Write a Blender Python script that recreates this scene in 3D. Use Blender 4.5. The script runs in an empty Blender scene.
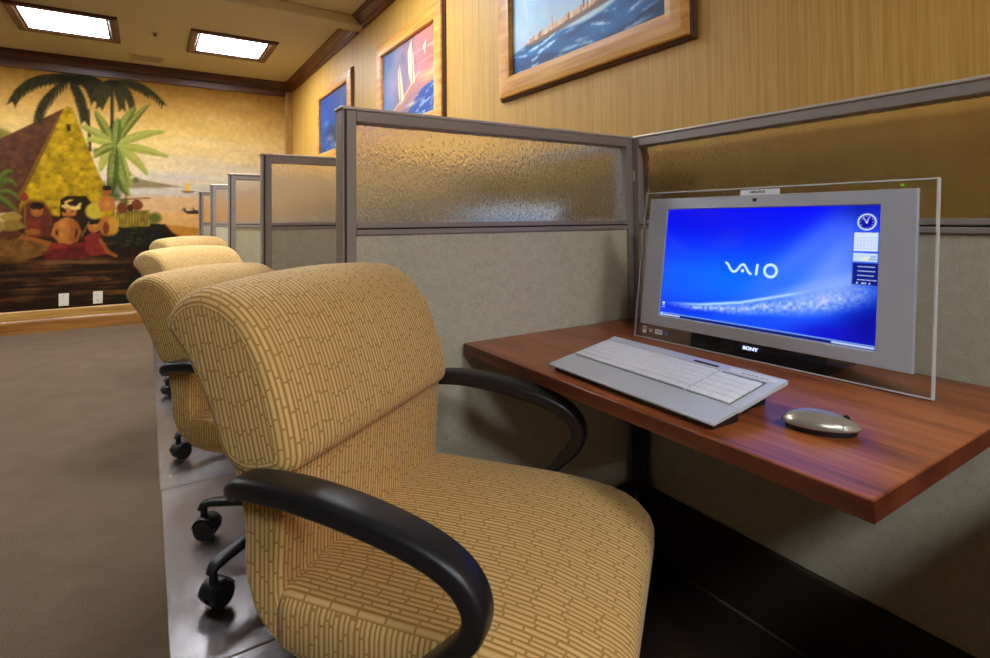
import bpy, bmesh, math, random
import numpy as np
from mathutils import Vector, Matrix
random.seed(7); RNG = np.random.default_rng(5)
SC = bpy.context.scene; COL = SC.collection

# ------------------------------------------------------------------ camera, world, exposure
cam = bpy.data.objects.new('camera', bpy.data.cameras.new('camera')); COL.objects.link(cam)
CF, YAW, PITCH, ROLL, SY = 540.76, math.radians(32.7163), math.radians(-1.1822), math.radians(-0.451), -120.87
_F = Vector((math.sin(YAW) * math.cos(PITCH), math.cos(YAW) * math.cos(PITCH), -math.sin(PITCH)))
_R = Vector((math.cos(YAW), -math.sin(YAW), 0)); _U = _R.cross(_F)
_R2 = _R * math.cos(ROLL) + _U * math.sin(ROLL); _U2 = _U * math.cos(ROLL) - _R * math.sin(ROLL)
m = Matrix((_R2, _U2, -_F)).transposed().to_4x4(); m.translation = (0, 0, 1.067)
cam.matrix_world = m
cam.data.sensor_width = 36; cam.data.lens = CF / 990 * 36; cam.data.shift_y = SY / 990
cam.data.clip_start = 0.02
SC.camera = cam
w = bpy.data.worlds.new('world'); SC.world = w; w.use_nodes = True
w.node_tree.nodes['Background'].inputs[0].default_value = (0.05, 0.04, 0.03, 1)
w.node_tree.nodes['Background'].inputs[1].default_value = 0.2
SC.view_settings.view_transform = 'Standard'; SC.view_settings.look = 'None'
SC.view_settings.gamma = 1; SC.view_settings.use_curve_mapping = False
SC.view_settings.exposure = 0.0
LAMP = 40.0                                                     # radiance of the ceiling light diffusers

# ------------------------------------------------------------------ helpers
def lin(c, g=1.0):
    return tuple(((x / 255 / 12.92) if x / 255 <= 0.04045 else ((x / 255 + 0.055) / 1.055) ** 2.4) * g for x in c)

class NT:
    """small node-tree writer"""
    def __init__(s, name):
        s.m = bpy.data.materials.new(name); s.m.use_nodes = True; s.t = s.m.node_tree
        s.b = s.t.nodes['Principled BSDF']; s.out = s.t.nodes['Material Output']
    def n(s, kind, **kw):
        nd = s.t.nodes.new('ShaderNode' + kind)
        for k, v in kw.items(): setattr(nd, k, v)
        return nd
    def set(s, sock, v):
        if hasattr(v, 'is_output') or isinstance(v, bpy.types.NodeSocket): s.t.links.new(v, sock)
        else: sock.default_value = v
    def math(s, op, a, b=0.0, c=0.0):
        nd = s.n('Math', operation=op); s.set(nd.inputs[0], a); s.set(nd.inputs[1], b); s.set(nd.inputs[2], c); return nd.outputs[0]
    def mix(s, f, a, b):
        nd = s.n('Mix', data_type='RGBA'); s.set(nd.inputs[0], f); s.set(nd.inputs[6], a); s.set(nd.inputs[7], b); return nd.outputs[2]
    def ramp(s, f, stops):
        nd = s.n('ValToRGB'); s.set(nd.inputs[0], f); e = nd.color_ramp.elements
        while len(e) < len(stops): e.new(0.5)
        for q, (p, c) in zip(e, stops): q.position = p; q.color = (*c[:3], 1)
        return nd.outputs[0]
    def coord(s, which='Object', scale=(1, 1, 1), rot=(0, 0, 0)):
        tc = s.n('TexCoord'); mp = s.n('Mapping'); s.t.links.new(tc.outputs[which], mp.inputs[0])
        mp.inputs['Scale'].default_value = scale; mp.inputs['Rotation'].default_value = rot
        return mp.outputs[0]
    def noise(s, vec, scale, detail=3, rough=0.5):
        nd = s.n('TexNoise'); s.set(nd.inputs['Vector'], vec); nd.inputs['Scale'].default_value = scale
        nd.inputs['Detail'].default_value = detail; nd.inputs['Roughness'].default_value = rough; return nd.outputs[0]
    def bump(s, h, strength=0.3, dist=0.01):
        nd = s.n('Bump'); nd.inputs['Strength'].default_value = strength; nd.inputs['Distance'].default_value = dist
        s.set(nd.inputs['Height'], h); return nd.outputs[0]
    def p(s, **kw):
        for k, v in kw.items():
            k = k.replace('_', ' ')
            if k == 'Color': k = 'Base Color'
            if isinstance(v, tuple) and len(v) == 3 and 'Color' in k: v = (*v, 1)
            s.set(s.b.inputs[k], v)
        return s

def plain(name, c, rough=0.5, metal=0.0, **kw):
    return NT(name).p(Color=lin(c), Roughness=rough, Metallic=metal, **kw).m

# ------------------------------------------------------------------ materials
M = {}
t = NT('wallpaper'); v = t.coord(scale=(1, 1, 0.02)); v2 = t.coord(scale=(1, 1, 0.004))
n1 = t.noise(v, 190, 2, .7); n2 = t.noise(v2, 60, 1); f = t.math('ADD', t.math('MULTIPLY', n1, .62), t.math('MULTIPLY', n2, .38))
t.p(Color=t.ramp(f, [(.30, lin((184, 136, 54))), (.5, lin((206, 158, 70))), (.70, lin((219, 175, 87)))]), Roughness=.55, Normal=t.bump(n1, .12, .003)); M['wallpaper'] = t.m
M['ceiling'] = NT('ceiling').m; t = NT('ceiling_paint'); n1 = t.noise(t.coord(), 120, 2)
t.p(Color=lin((202, 190, 150)), Roughness=.9, Normal=t.bump(n1, .15, .004)); M['ceiling'] = t.m
t = NT('carpet'); c = t.coord(); n1 = t.noise(c, 260, 3, .7); n2 = t.noise(c, 6, 4, .6); f = t.math('ADD', t.math('MULTIPLY', n1, .8), t.math('MULTIPLY', n2, .2))
t.p(Color=t.ramp(f, [(.3, lin((84, 67, 52))), (.5, lin((110, 90, 71))), (.7, lin((130, 109, 89)))]), Roughness=1, Normal=t.bump(n1, .8, .006)); t.b.inputs['Specular IOR Level'].default_value = .1; M['carpet'] = t.m
def wood(name, dark, mid, light, axis, rough=.35, coat=0.0, sc=1.0):
    t = NT(name); s = [9 * sc] * 3; s[axis] = .9 * sc
    c = t.coord(scale=tuple(s)); n1 = t.noise(c, 2.2, 5, .62); s2 = [90 * sc] * 3; s2[axis] = 3 * sc; n2 = t.noise(t.coord(scale=tuple(s2)), 1.5, 2)
    f = t.math('ADD', t.math('MULTIPLY', n1, .75), t.math('MULTIPLY', n2, .25))
    t.p(Color=t.ramp(f, [(.36, lin(dark)), (.5, lin(mid)), (.64, lin(light))]), Roughness=rough, Normal=t.bump(n2, .04, .002))
    t.b.inputs['Coat Weight'].default_value = coat; t.b.inputs['Coat Roughness'].default_value = .2
    return t.m
M['desk'] = wood('cherry_laminate', (114, 58, 27), (164, 90, 45), (188, 112, 62), 1, .34, .15)
M['desk_edge'] = wood('cherry_edge', (76, 34, 18), (108, 52, 30), (126, 66, 40), 1, .4)
M['frame_wood_y'] = wood('frame_wood_y', (190, 122, 40), (222, 154, 62), (236, 178, 86), 1, .45, .05)
M['frame_wood_z'] = wood('frame_wood_z', (190, 122, 40), (222, 154, 62), (236, 178, 86), 2, .45, .05)
M['crown'] = wood('crown_wood', (70, 36, 16), (104, 58, 26), (132, 80, 38), 1, .4, .2)
M['crown_x'] = wood('crown_wood_x', (56, 26, 10), (84, 44, 18), (108, 62, 28), 0, .4, .2)
M['light_wood'] = wood('light_frame_wood', (62, 32, 14), (88, 48, 22), (108, 62, 30), 0, .4, .2)
M['moulding'] = plain('dark_moulding', (88, 52, 18), .65)
M['oak_x'] = wood('oak_base_x', (150, 106, 44), (182, 134, 62), (198, 152, 80), 0, .4, .2)
M['oak_dark_x'] = wood('oak_dark_x', (118, 74, 26), (152, 100, 40), (170, 118, 54), 0, .4, .2)
M['pilaster'] = wood('pilaster_wood', (130, 84, 30), (166, 114, 48), (180, 134, 62), 2, .4, .2)
M['panel_metal'] = plain('taupe_metal', (156, 143, 136), .42, .15)
M['panel_dark'] = plain('groove_dark', (40, 34, 32), .6)
M['panel_cap'] = plain('cap_pale', (206, 196, 182), .35, .2)
t = NT('panel_fabric'); c = t.coord(); n1 = t.noise(c, 420, 2, .8); n2 = t.noise(c, 40, 2); f = t.math('ADD', t.math('MULTIPLY', n1, .8), t.math('MULTIPLY', n2, .2))
t.p(Color=t.ramp(f, [(.3, lin((168, 160, 134))), (.5, lin((204, 196, 168))), (.7, lin((222, 215, 190)))]), Roughness=.95, Normal=t.bump(n1, .35, .003)); M['fabric'] = t.m
t = NT('ripple_glass'); v = t.coord(scale=(1, 1, .38)); h = t.noise(v, 300, 1, .5); h2 = t.noise(t.coord(scale=(1, 1, .5)), 120, 1, .5)
t.p(Color=(.97, .97, .95), Roughness=.22, IOR=1.18, Normal=t.bump(t.math('ADD', t.math('MULTIPLY', h, .6), t.math('MULTIPLY', h2, .6)), .75, .007)); t.b.inputs['Transmission Weight'].default_value = 1.0; M['ripple'] = t.m
M['base_dark'] = plain('raceway_brown', (50, 38, 30), .6)
M['dark_wall'] = plain('unseen_wall_dark', (70, 52, 38), .6)  # invented dark tone for the unseen walls, cuts bounced light
# bamboo-stripe upholstery: u across the stripes, v along them
t = NT('bamboo_fabric'); uv = t.n('UVMap'); sp = t.n('SeparateXYZ'); t.t.links.new(uv.outputs[0], sp.inputs[0])
s0 = t.math('DIVIDE', sp.outputs[0], .0086); s = t.math('ADD', s0, t.math('ADD', t.math('MULTIPLY', t.math('SINE', t.math('MULTIPLY', s0, 2.1)), .08), t.math('MULTIPLY', t.math('SINE', t.math('MULTIPLY', s0, .83)), .10))); row = t.math('FLOOR', s); a = t.math('ABSOLUTE', t.math('SUBTRACT', t.math('FRACT', s), .5))
wn = t.n('TexWhiteNoise', noise_dimensions='1D'); t.t.links.new(row, wn.inputs['W'])
q = t.math('ADD', t.math('DIVIDE', sp.outputs[1], .047), t.math('MULTIPLY', wn.outputs[0], 7.3)); seg = t.math('FLOOR', q); fr = t.math('FRACT', q)
wn2 = t.n('TexWhiteNoise', noise_dimensions='1D'); t.set(wn2.inputs['W'], t.math('ADD', t.math('MULTIPLY', row, 17.13), seg))
base = t.ramp(a, [(0.0, lin((240, 206, 142))), (.2, lin((234, 196, 128))), (.34, lin((206, 162, 88))), (.46, lin((166, 122, 54)))])
tone = t.mix(t.math('MULTIPLY', wn2.outputs[0], .45), base, t.mix(.5, base, (*lin((190, 146, 80)), 1)))
col = t.mix(t.math('LESS_THAN', fr, .08), tone, (*lin((188, 146, 78)), 1))
hgt = t.math('SUBTRACT', .5, a)
weave = t.noise(t.coord(), 700, 1)
t.p(Color=col, Roughness=.8, Normal=t.bump(t.math('ADD', hgt, t.math('MULTIPLY', weave, .25)), .3, .0025)); t.b.inputs['Sheen Weight'].default_value = .15; t.b.inputs['Specular IOR Level'].default_value = .25
M['bamboo'] = t.m
M['black_plastic'] = plain('black_plastic', (26, 27, 30), .42)
M['black_arm'] = plain('black_arm_urethane', (28, 28, 32), .38)
M['silver'] = plain('silver_plastic', (186, 188, 196), .38, .25)
M['silver_dark'] = plain('silver_edge', (120, 118, 120), .4, .4)
M['keydeck'] = plain('key_deck_silver', (214, 220, 230), .36, .15)
M['key'] = plain('key_white', (242, 245, 250), .4)
M['mouse'] = plain('mouse_silver', (176, 170, 156), .27, .5)
M['ivory'] = plain('ivory_plate', (222, 214, 190), .4)
M['white_label'] = plain('label_white', (235, 235, 238), .5)
M['ink'] = plain('label_ink', (20, 20, 24), .6)
M['sticker_grey'] = plain('sticker_grey', (150, 148, 150), .4)
M['sticker_blue'] = plain('sticker_blue', (40, 110, 190), .4)
t = NT('clear_acrylic'); t.p(Color=(.97, .98, .98), Roughness=.015, IOR=1.47); t.b.inputs['Transmission Weight'].default_value = 1; M['clear'] = t.m
t = NT('acrylic_edge_light'); t.p(Color=(.66, .64, .6), Roughness=.25, IOR=1.3); t.b.inputs['Transmission Weight'].default_value = .0; M['edge_light_paint'] = t.m  # opaque pale colour stands in for light caught in the slab edge
M['palm'] = plain('palm_rest_silver', (208, 214, 224), .36, .15)
t = NT('chair_mat_vinyl'); h = t.noise(t.coord(), 9, 2); vor = t.n('TexVoronoi'); t.set(vor.inputs['Vector'], t.coord()); vor.inputs['Scale'].default_value = 70
bm_ = t.bump(t.math('ADD', t.math('MULTIPLY', h, 1.0), t.math('MULTIPLY', t.math('LESS_THAN', vor.outputs[0], .22), .10)), .22, .02)
gl = t.n('BsdfGlossy'); gl.inputs['Roughness'].default_value = .27; gl.inputs['Color'].default_value = (.95, .93, .95, 1); t.set(gl.inputs['Normal'], bm_)
tr = t.n('BsdfTransparent'); tr.inputs['Color'].default_value = (.82, .80, .80, 1)
lw = t.n('Fresnel'); lw.inputs['IOR'].default_value = 1.5; t.set(lw.inputs['Normal'], bm_)
mx = t.n('MixShader'); t.set(mx.inputs[0], t.math('MULTIPLY', lw.outputs[0], .6)); t.t.links.new(tr.outputs[0], mx.inputs[1]); t.t.links.new(gl.outputs[0], mx.inputs[2]); t.t.links.new(mx.outputs[0], t.out.inputs[0]); M['mat'] = t.m
def emit(name, c, strength):
    t = NT(name); t.p(Color=(0, 0, 0)); t.b.inputs['Emission Color'].default_value = (*lin(c), 1); t.b.inputs['Emission Strength'].default_value = strength; return t.m
M['diffuser'] = emit('lamp_diffuser', (242, 248, 255), LAMP)
M['led'] = emit('green_led', (150, 230, 20), 1.2)
M['lit_letters'] = emit('lit_letters', (200, 210, 255), 1.6)
def attr_mat(name, emission=0.0, rough=.6, coat=0.0):
    t = NT(name); at = t.n('Attribute', attribute_name='Col')
    if emission:
        t.p(Color=(0, 0, 0), Roughness=.25); t.t.links.new(at.outputs[0], t.b.inputs['Emission Color']); t.b.inputs['Emission Strength'].default_value = emission
    else:
        t.t.links.new(at.outputs[0], t.b.inputs['Base Color']); t.b.inputs['Roughness'].default_value = rough; t.b.inputs['Coat Weight'].default_value = coat
    return t.m
M['mural'] = attr_mat('mural_paint', 0, .8)
M['mural'].node_tree.nodes['Principled BSDF'].inputs['Specular IOR Level'].default_value = .12
M['canvas'] = attr_mat('canvas_print', 0, .6, 0)
M['screen'] = attr_mat('lit_screen', 1.0)

# ------------------------------------------------------------------ object helpers
def obj(name, bm, mat, parent=None, smooth=False, kind=None, label=None):
    if isinstance(bm, bmesh.types.BMesh):
        me = bpy.data.meshes.new(name); bmesh.ops.recalc_face_normals(bm, faces=bm.faces[:]); bm.to_mesh(me); bm.free()
    else: me = bm
    o = bpy.data.objects.new(name, me); COL.objects.link(o)
    for mm in (mat if isinstance(mat, (list, tuple)) else [mat]): me.materials.append(mm)
    if smooth:
        me.shade_smooth()
        if smooth is not True: me.set_sharp_from_angle(angle=math.radians(smooth))
    if parent: o.parent = parent
    if kind: o['kind'] = kind
    if label: o['label'] = label
    return o
def tag(o, label, cat, group=None):
    o['label'] = label; o['category'] = cat
    if group: o['group'] = group
    return o
def thing(name, label, cat, loc=(0, 0, 0), rz=0, group=None):
    o = bpy.data.objects.new(name, None); COL.objects.link(o); o.empty_display_size = .1
    o.location = loc; o.rotation_euler = (0, 0, rz); return tag(o, label, cat, group)
def dup(o, label=None, loc=None, rz=None, parent=None):
    c = o.copy(); COL.objects.link(c); c.parent = parent
    for ch in o.children: dup(ch, parent=c)
    if label: c['label'] = label
    if loc is not None: c.location = loc
    if rz is not None: c.rotation_euler = (0, 0, rz)
    return c
def box(bm, lo, hi, bev=0, seg=2):
    r = bmesh.ops.create_cube(bm, size=1)['verts']
    for v in r:
        v.co = Vector([lo[i] + (v.co[i] + .5) * (hi[i] - lo[i]) for i in range(3)])
    if bev:
        ed = list({e for v in r for e in v.link_edges}); bmesh.ops.bevel(bm, geom=ed, offset=bev, segments=seg, affect='EDGES', profile=.5)
    return bm
def B(lo, hi, bev=0, seg=2): return box(bmesh.new(), lo, hi, bev, seg)
def cyl(bm, p0, p1, r0, r1=None, n=20):
    p0, p1 = Vector(p0), Vector(p1); d = p1 - p0; r1 = r0 if r1 is None else r1
    q = d.to_track_quat('Z', 'Y').to_matrix().to_4x4(); q.translation = (p0 + p1) / 2
    bmesh.ops.create_cone(bm, cap_ends=True, segments=n, radius1=r0, radius2=r1, depth=d.length, matrix=q); return bm
def catmull(pts, n, closed=False):
    P = [np.array(p, float) for p in pts]; N = len(P); out = []
    for i in range(N if closed else N - 1):
        g = (lambda k: P[k % N]) if closed else (lambda k: P[min(max(k, 0), N - 1)])
        a, b, c, d = g(i - 1), g(i), g(i + 1), g(i + 2)
        for j in range(n):
            s = j / n; out.append(.5 * (2 * b + (c - a) * s + (2 * a - 5 * b + 4 * c - d) * s * s + (3 * b - a - 3 * c + d) * s ** 3))
    if not closed: out.append(P[-1])
    return out
def extrude(bm, prof, a, b, f):
    """prof: 2-D outline; f(p, t) -> 3-D; faces between t=a and t=b with end caps"""
    r0 = [bm.verts.new(f(p, a)) for p in prof]; r1 = [bm.verts.new(f(p, b)) for p in prof]; n = len(prof)
    for i in range(n): bm.faces.new((r0[i], r0[(i + 1) % n], r1[(i + 1) % n], r1[i]))
    bm.faces.new(r0[::-1]); bm.faces.new(r1); return bm
def ring(bm, u0, u1, v0, v1, prof, f, skip=None):
    """mitred rectangular frame: prof = (outward offset, height); f(u, v, h) -> 3-D; four separate sides by index"""
    R = []
    for o_, h in prof:
        R.append([bm.verts.new(f(*c, h)) for c in ((u0 - o_, v0 - o_), (u1 + o_, v0 - o_), (u1 + o_, v1 + o_), (u0 - o_, v1 + o_))])
    n = len(prof)
    for i in range(n):
        A_, B_ = R[i], R[(i + 1) % n]
        for k in range(4):
            if skip and k in skip: continue
            bm.faces.new((A_[k], A_[(k + 1) % 4], B_[(k + 1) % 4], B_[k]))
    return bm
def sweep(bm, path, side, ru, rv, p=4, n=20):
    """rounded-rectangle tube; side = constant side direction, ru half width along it, rv half thickness (lists or numbers)"""
    P = [Vector(q) for q in path]; N = len(P); rings = []
    for i, q in enumerate(P):
        tn = (P[min(i + 1, N - 1)] - P[max(i - 1, 0)]).normalized(); sd = (Vector(side) - tn * Vector(side).dot(tn)).normalized(); up = tn.cross(sd)
        a_ = ru[i] if hasattr(ru, '__len__') else ru; b_ = rv[i] if hasattr(rv, '__len__') else rv
        rg = []
        for k in range(n):
            an = 2 * math.pi * k / n; c, s_ = math.cos(an), math.sin(an)
            rg.append(bm.verts.new(q + sd * a_ * math.copysign(abs(c) ** (2 / p), c) + up * b_ * math.copysign(abs(s_) ** (2 / p), s_)))
        rings.append(rg)
    for i in range(N - 1):
        for k in range(n): bm.faces.new((rings[i][k], rings[i][(k + 1) % n], rings[i + 1][(k + 1) % n], rings[i + 1][k]))
    bm.faces.new(rings[0][::-1]); bm.faces.new(rings[-1]); return bm
def text_mesh(body, size, extrude_=.0004, bold=0.0, width=None):
    cu = bpy.data.curves.new('lettering', 'FONT'); cu.body = body; cu.size = size; cu.extrude = extrude_; cu.offset = bold; cu.align_x = 'CENTER'; cu.align_y = 'CENTER'
    o = bpy.data.objects.new('lettering_source', cu); COL.objects.link(o); bpy.context.view_layer.update()
    me = bpy.data.meshes.new_from_object(o.evaluated_get(bpy.context.evaluated_depsgraph_get())); bpy.data.objects.remove(o)
    if width:
        xs = [v.co.x for v in me.vertices]; k = width / (max(xs) - min(xs))
        for v in me.vertices: v.co.x *= k
    return me

# ------------------------------------------------------------------ painting on a flat grid (artwork, screen)
class Art:
    def __init__(s, x0, x1, z0, z1, step):
        s.nx = int(round((x1 - x0) / step)) + 1; s.nz = int(round((z1 - z0) / step)) + 1
        s.xs = np.linspace(x0, x1, s.nx); s.zs = np.linspace(z0, z1, s.nz); s.X, s.Z = np.meshgrid(s.xs, s.zs); s.step = step
        s.C = np.zeros(s.X.shape + (3,))
    def blend(s, mask, col):
        mask = np.clip(mask, 0, 1)[..., None]; s.C = s.C * (1 - mask) + np.array(col, float) * mask
    def noise(s, fx, fz, seed=0, octs=3):
        r = np.random.default_rng(seed); out = np.zeros(s.X.shape); amp = 1; tot = 0
        for _ in range(octs):
            g = r.random((64, 64)); u = (s.X * fx) % 63; v = (s.Z * fz) % 63; i = u.astype(int); j = v.astype(int); a = u - i; b = v - j
            a = a * a * (3 - 2 * a); b = b * b * (3 - 2 * b); i1 = (i + 1) % 64; j1 = (j + 1) % 64
            out += amp * ((g[j, i] * (1 - a) + g[j, i1] * a) * (1 - b) + (g[j1, i] * (1 - a) + g[j1, i1] * a) * b); tot += amp; amp *= .55; fx *= 2; fz *= 2
        return out / tot
    def seg(s, p, q):
        px, pz = p; dx, dz = q[0] - px, q[1] - pz; L = dx * dx + dz * dz + 1e-12
        k = np.clip(((s.X - px) * dx + (s.Z - pz) * dz) / L, 0, 1); return np.hypot(s.X - px - k * dx, s.Z - pz - k * dz), k
    def poly(s, pts, col, a=1, n=0):
        inside = np.zeros(s.X.shape, bool); d = np.full(s.X.shape, 1e9); N = len(pts)
        for i in range(N):
            (x0, z0), (x1, z1) = pts[i], pts[(i + 1) % N]
            d = np.minimum(d, s.seg(pts[i], pts[(i + 1) % N])[0])
            if z0 != z1: inside ^= ((z0 > s.Z) != (z1 > s.Z)) & (s.X < (x1 - x0) * (s.Z - z0) / (z1 - z0) + x0)
        mask = np.clip(np.where(inside, d, -d) / s.step + .5, 0, 1) * a
        if n: col = np.array(col) * (1 + n * 2.4 * (s.noise(23, 23, 3) - .5))[..., None]; s.C = s.C * (1 - mask[..., None]) + col * mask[..., None]
        else: s.blend(mask, col)
    def line(s, pts, w0, w1, col, a=1):
        N = len(pts) - 1
        for i in range(N):
            d, k = s.seg(pts[i], pts[i + 1]); w = w0 + (w1 - w0) * (i + k) / N
            s.blend(np.clip((w / 2 - d) / s.step + .5, 0, 1) * a, col)
    def ell(s, c, rx, rz, col, a=1, soft=.15):
        r = np.hypot((s.X - c[0]) / rx, (s.Z - c[1]) / rz); s.blend(np.clip((1 - r) / max(soft, .02) + (.5 if soft < .5 else 0), 0, 1) * a, col)
    def bez(s, b, c, t, n=14):
        return [tuple((1 - k) ** 2 * np.array(b) + 2 * k * (1 - k) * np.array(c) + k * k * np.array(t)) for k in np.linspace(0, 1, n)]
    def frond(s, b, c, t, l, col):
        P = s.bez(b, c, t, 16); s.line(P, .022, .008, col)
        for i in range(1, 16):
            d = np.array(P[i]) - np.array(P[i - 1]); d /= np.hypot(*d) + 1e-9; L = l * (1 - .5 * abs(i / 15 - .45))
            for sg in (-1, 1):
                nrm = np.array((-d[1], d[0])) * sg; tip = np.array(P[i]) + (d * .55 + nrm * .5 + np.array((0, -.5))) * L
                s.line([P[i], tuple(tip)], .030, .008, np.array(col) * (.85 + .35 * ((i * 7 + sg) % 5) / 5))
    def leaf(s, b, c, t, w, col, mid):
        P = s.bez(b, c, t, 10)
        for i in range(9):
            d, k = s.seg(P[i], P[i + 1]); q = (i + k) / 9; wd = w * np.sin(np.pi * np.clip(q, 0, 1) ** .8) ** .7 + .004
            s.blend(np.clip((wd * .62 - d) / s.step + .5, 0, 1), col)
        for i in range(9):                                                       # lit upper half, then the midrib
            d_ = np.array(P[i + 1]) - np.array(P[i]); n_ = np.array((-d_[1], d_[0])); n_ = n_ / (np.hypot(*n_) + 1e-9); n_ = n_ if n_[1] > 0 else -n_
            q0 = np.array(P[i]) + n_ * w * .26; q1 = np.array(P[i + 1]) + n_ * w * .26; s.line([tuple(q0), tuple(q1)], w * .5 * math.sin(math.pi * (i + .3) / 9.6), w * .5 * math.sin(math.pi * (i + 1.3) / 10.6), np.array(col) * .55 + np.array(mid) * .45, .75)
        s.line(P, .010, .005, np.array(mid) * .9, .6)
    def mesh(s, name, f, gain=1.0):
        V = np.stack([s.X.ravel(), s.Z.ravel()], 1); verts = f(V[:, 0], V[:, 1])
        i = np.arange(s.nx * s.nz).reshape(s.nz, s.nx); q = np.stack([i[:-1, :-1], i[:-1, 1:], i[1:, 1:], i[1:, :-1]], -1).reshape(-1, 4)
        me = bpy.data.meshes.new(name); me.from_pydata(verts.tolist(), [], q.tolist())
        c = np.clip(s.C, 0, 255) / 255; c = np.where(c <= .04045, c / 12.92, ((c + .055) / 1.055) ** 2.4) * gain
        at = me.color_attributes.new('Col', 'FLOAT_COLOR', 'POINT'); at.data.foreach_set('color', np.concatenate([c.reshape(-1, 3), np.ones((s.nx * s.nz, 1))], 1).astype(np.float32).ravel())
        return me

# ------------------------------------------------------------------ setting
XW, YM, ZC = 1.481, 6.884, 2.733                                # right wall, mural wall, ceiling
XB, T, YP, PITCH_Y, XL = 1.3654, .0515, 1.2706, 1.0577, .387      # partitions
X0, Y0 = -5.5, -5.5
obj('floor', B((X0, Y0, -.1), (XW, YM, 0)), M['carpet'], kind='structure')
obj('ceiling', B((X0, Y0, ZC), (XW, YM, ZC + .1)), M['ceiling'], kind='structure')
obj('wall_right', B((XW, Y0, 0), (XW + .1, YM, ZC)), M['wallpaper'], kind='structure')
obj('wall_far', B((X0, YM, 0), (XW, YM + .1, ZC)), M['wallpaper'], kind='structure')
obj('wall_left', B((X0 - .1, Y0, 0), (X0, YM, ZC)), M['dark_wall'], kind='structure')
obj('wall_back', B((X0, Y0 - .1, 0), (XW, Y0, ZC)), M['dark_wall'], kind='structure')
crown = [(0, 0), (0, -.1), (.012, -.1), (.014, -.086), (.03, -.078), (.036, -.062), (.05, -.052), (.066, -.034), (.078, -.03), (.082, -.018), (.094, -.016), (.096, 0)]
for nm, a, b in (('trim_1', 4.41, YM - .013), ('trim_2', Y0, 4.27)):
    obj(nm, extrude(bmesh.new(), crown, a, b, lambda p, s: (XW - p[0], s, ZC + p[1])), M['crown'], kind='structure')
obj('trim_3', extrude(bmesh.new(), crown, X0, XW, lambda p, s: (s, YM - p[0], ZC + p[1])), M['crown_x'], kind='structure')
obj('trim_4', B((X0, YM - .022, ZC - .162), (XW, YM, ZC - .1), .004), M['crown_x'], kind='structure')
obj('trim_5', B((X0, 4.27, ZC - .088), (XW, 4.41, ZC), .012), M['ceiling'], kind='structure')      # ceiling beam
obj('trim_6', B((1.398, YM - .03, .2), (XW, YM, ZC - .1), .004), M['pilaster'], kind='structure')
bb = bmesh.new(); extrude(bb, [(0, .128), (0, .215), (.012, .215), (.018, .205), (.02, .128)], X0, XW, lambda p, s: (s, YM - p[0], p[1]))
obj('baseboard_far', bb, M['oak_x'], kind='structure')
bb = bmesh.new(); extrude(bb, [(0, 0), (0, .127), (.022, .127), (.03, .115), (.034, .1), (.034, 0)], X0, XW, lambda p, s: (s, YM - p[0], p[1]))
obj('trim_7', bb, M['oak_dark_x'], kind='structure')

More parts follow.
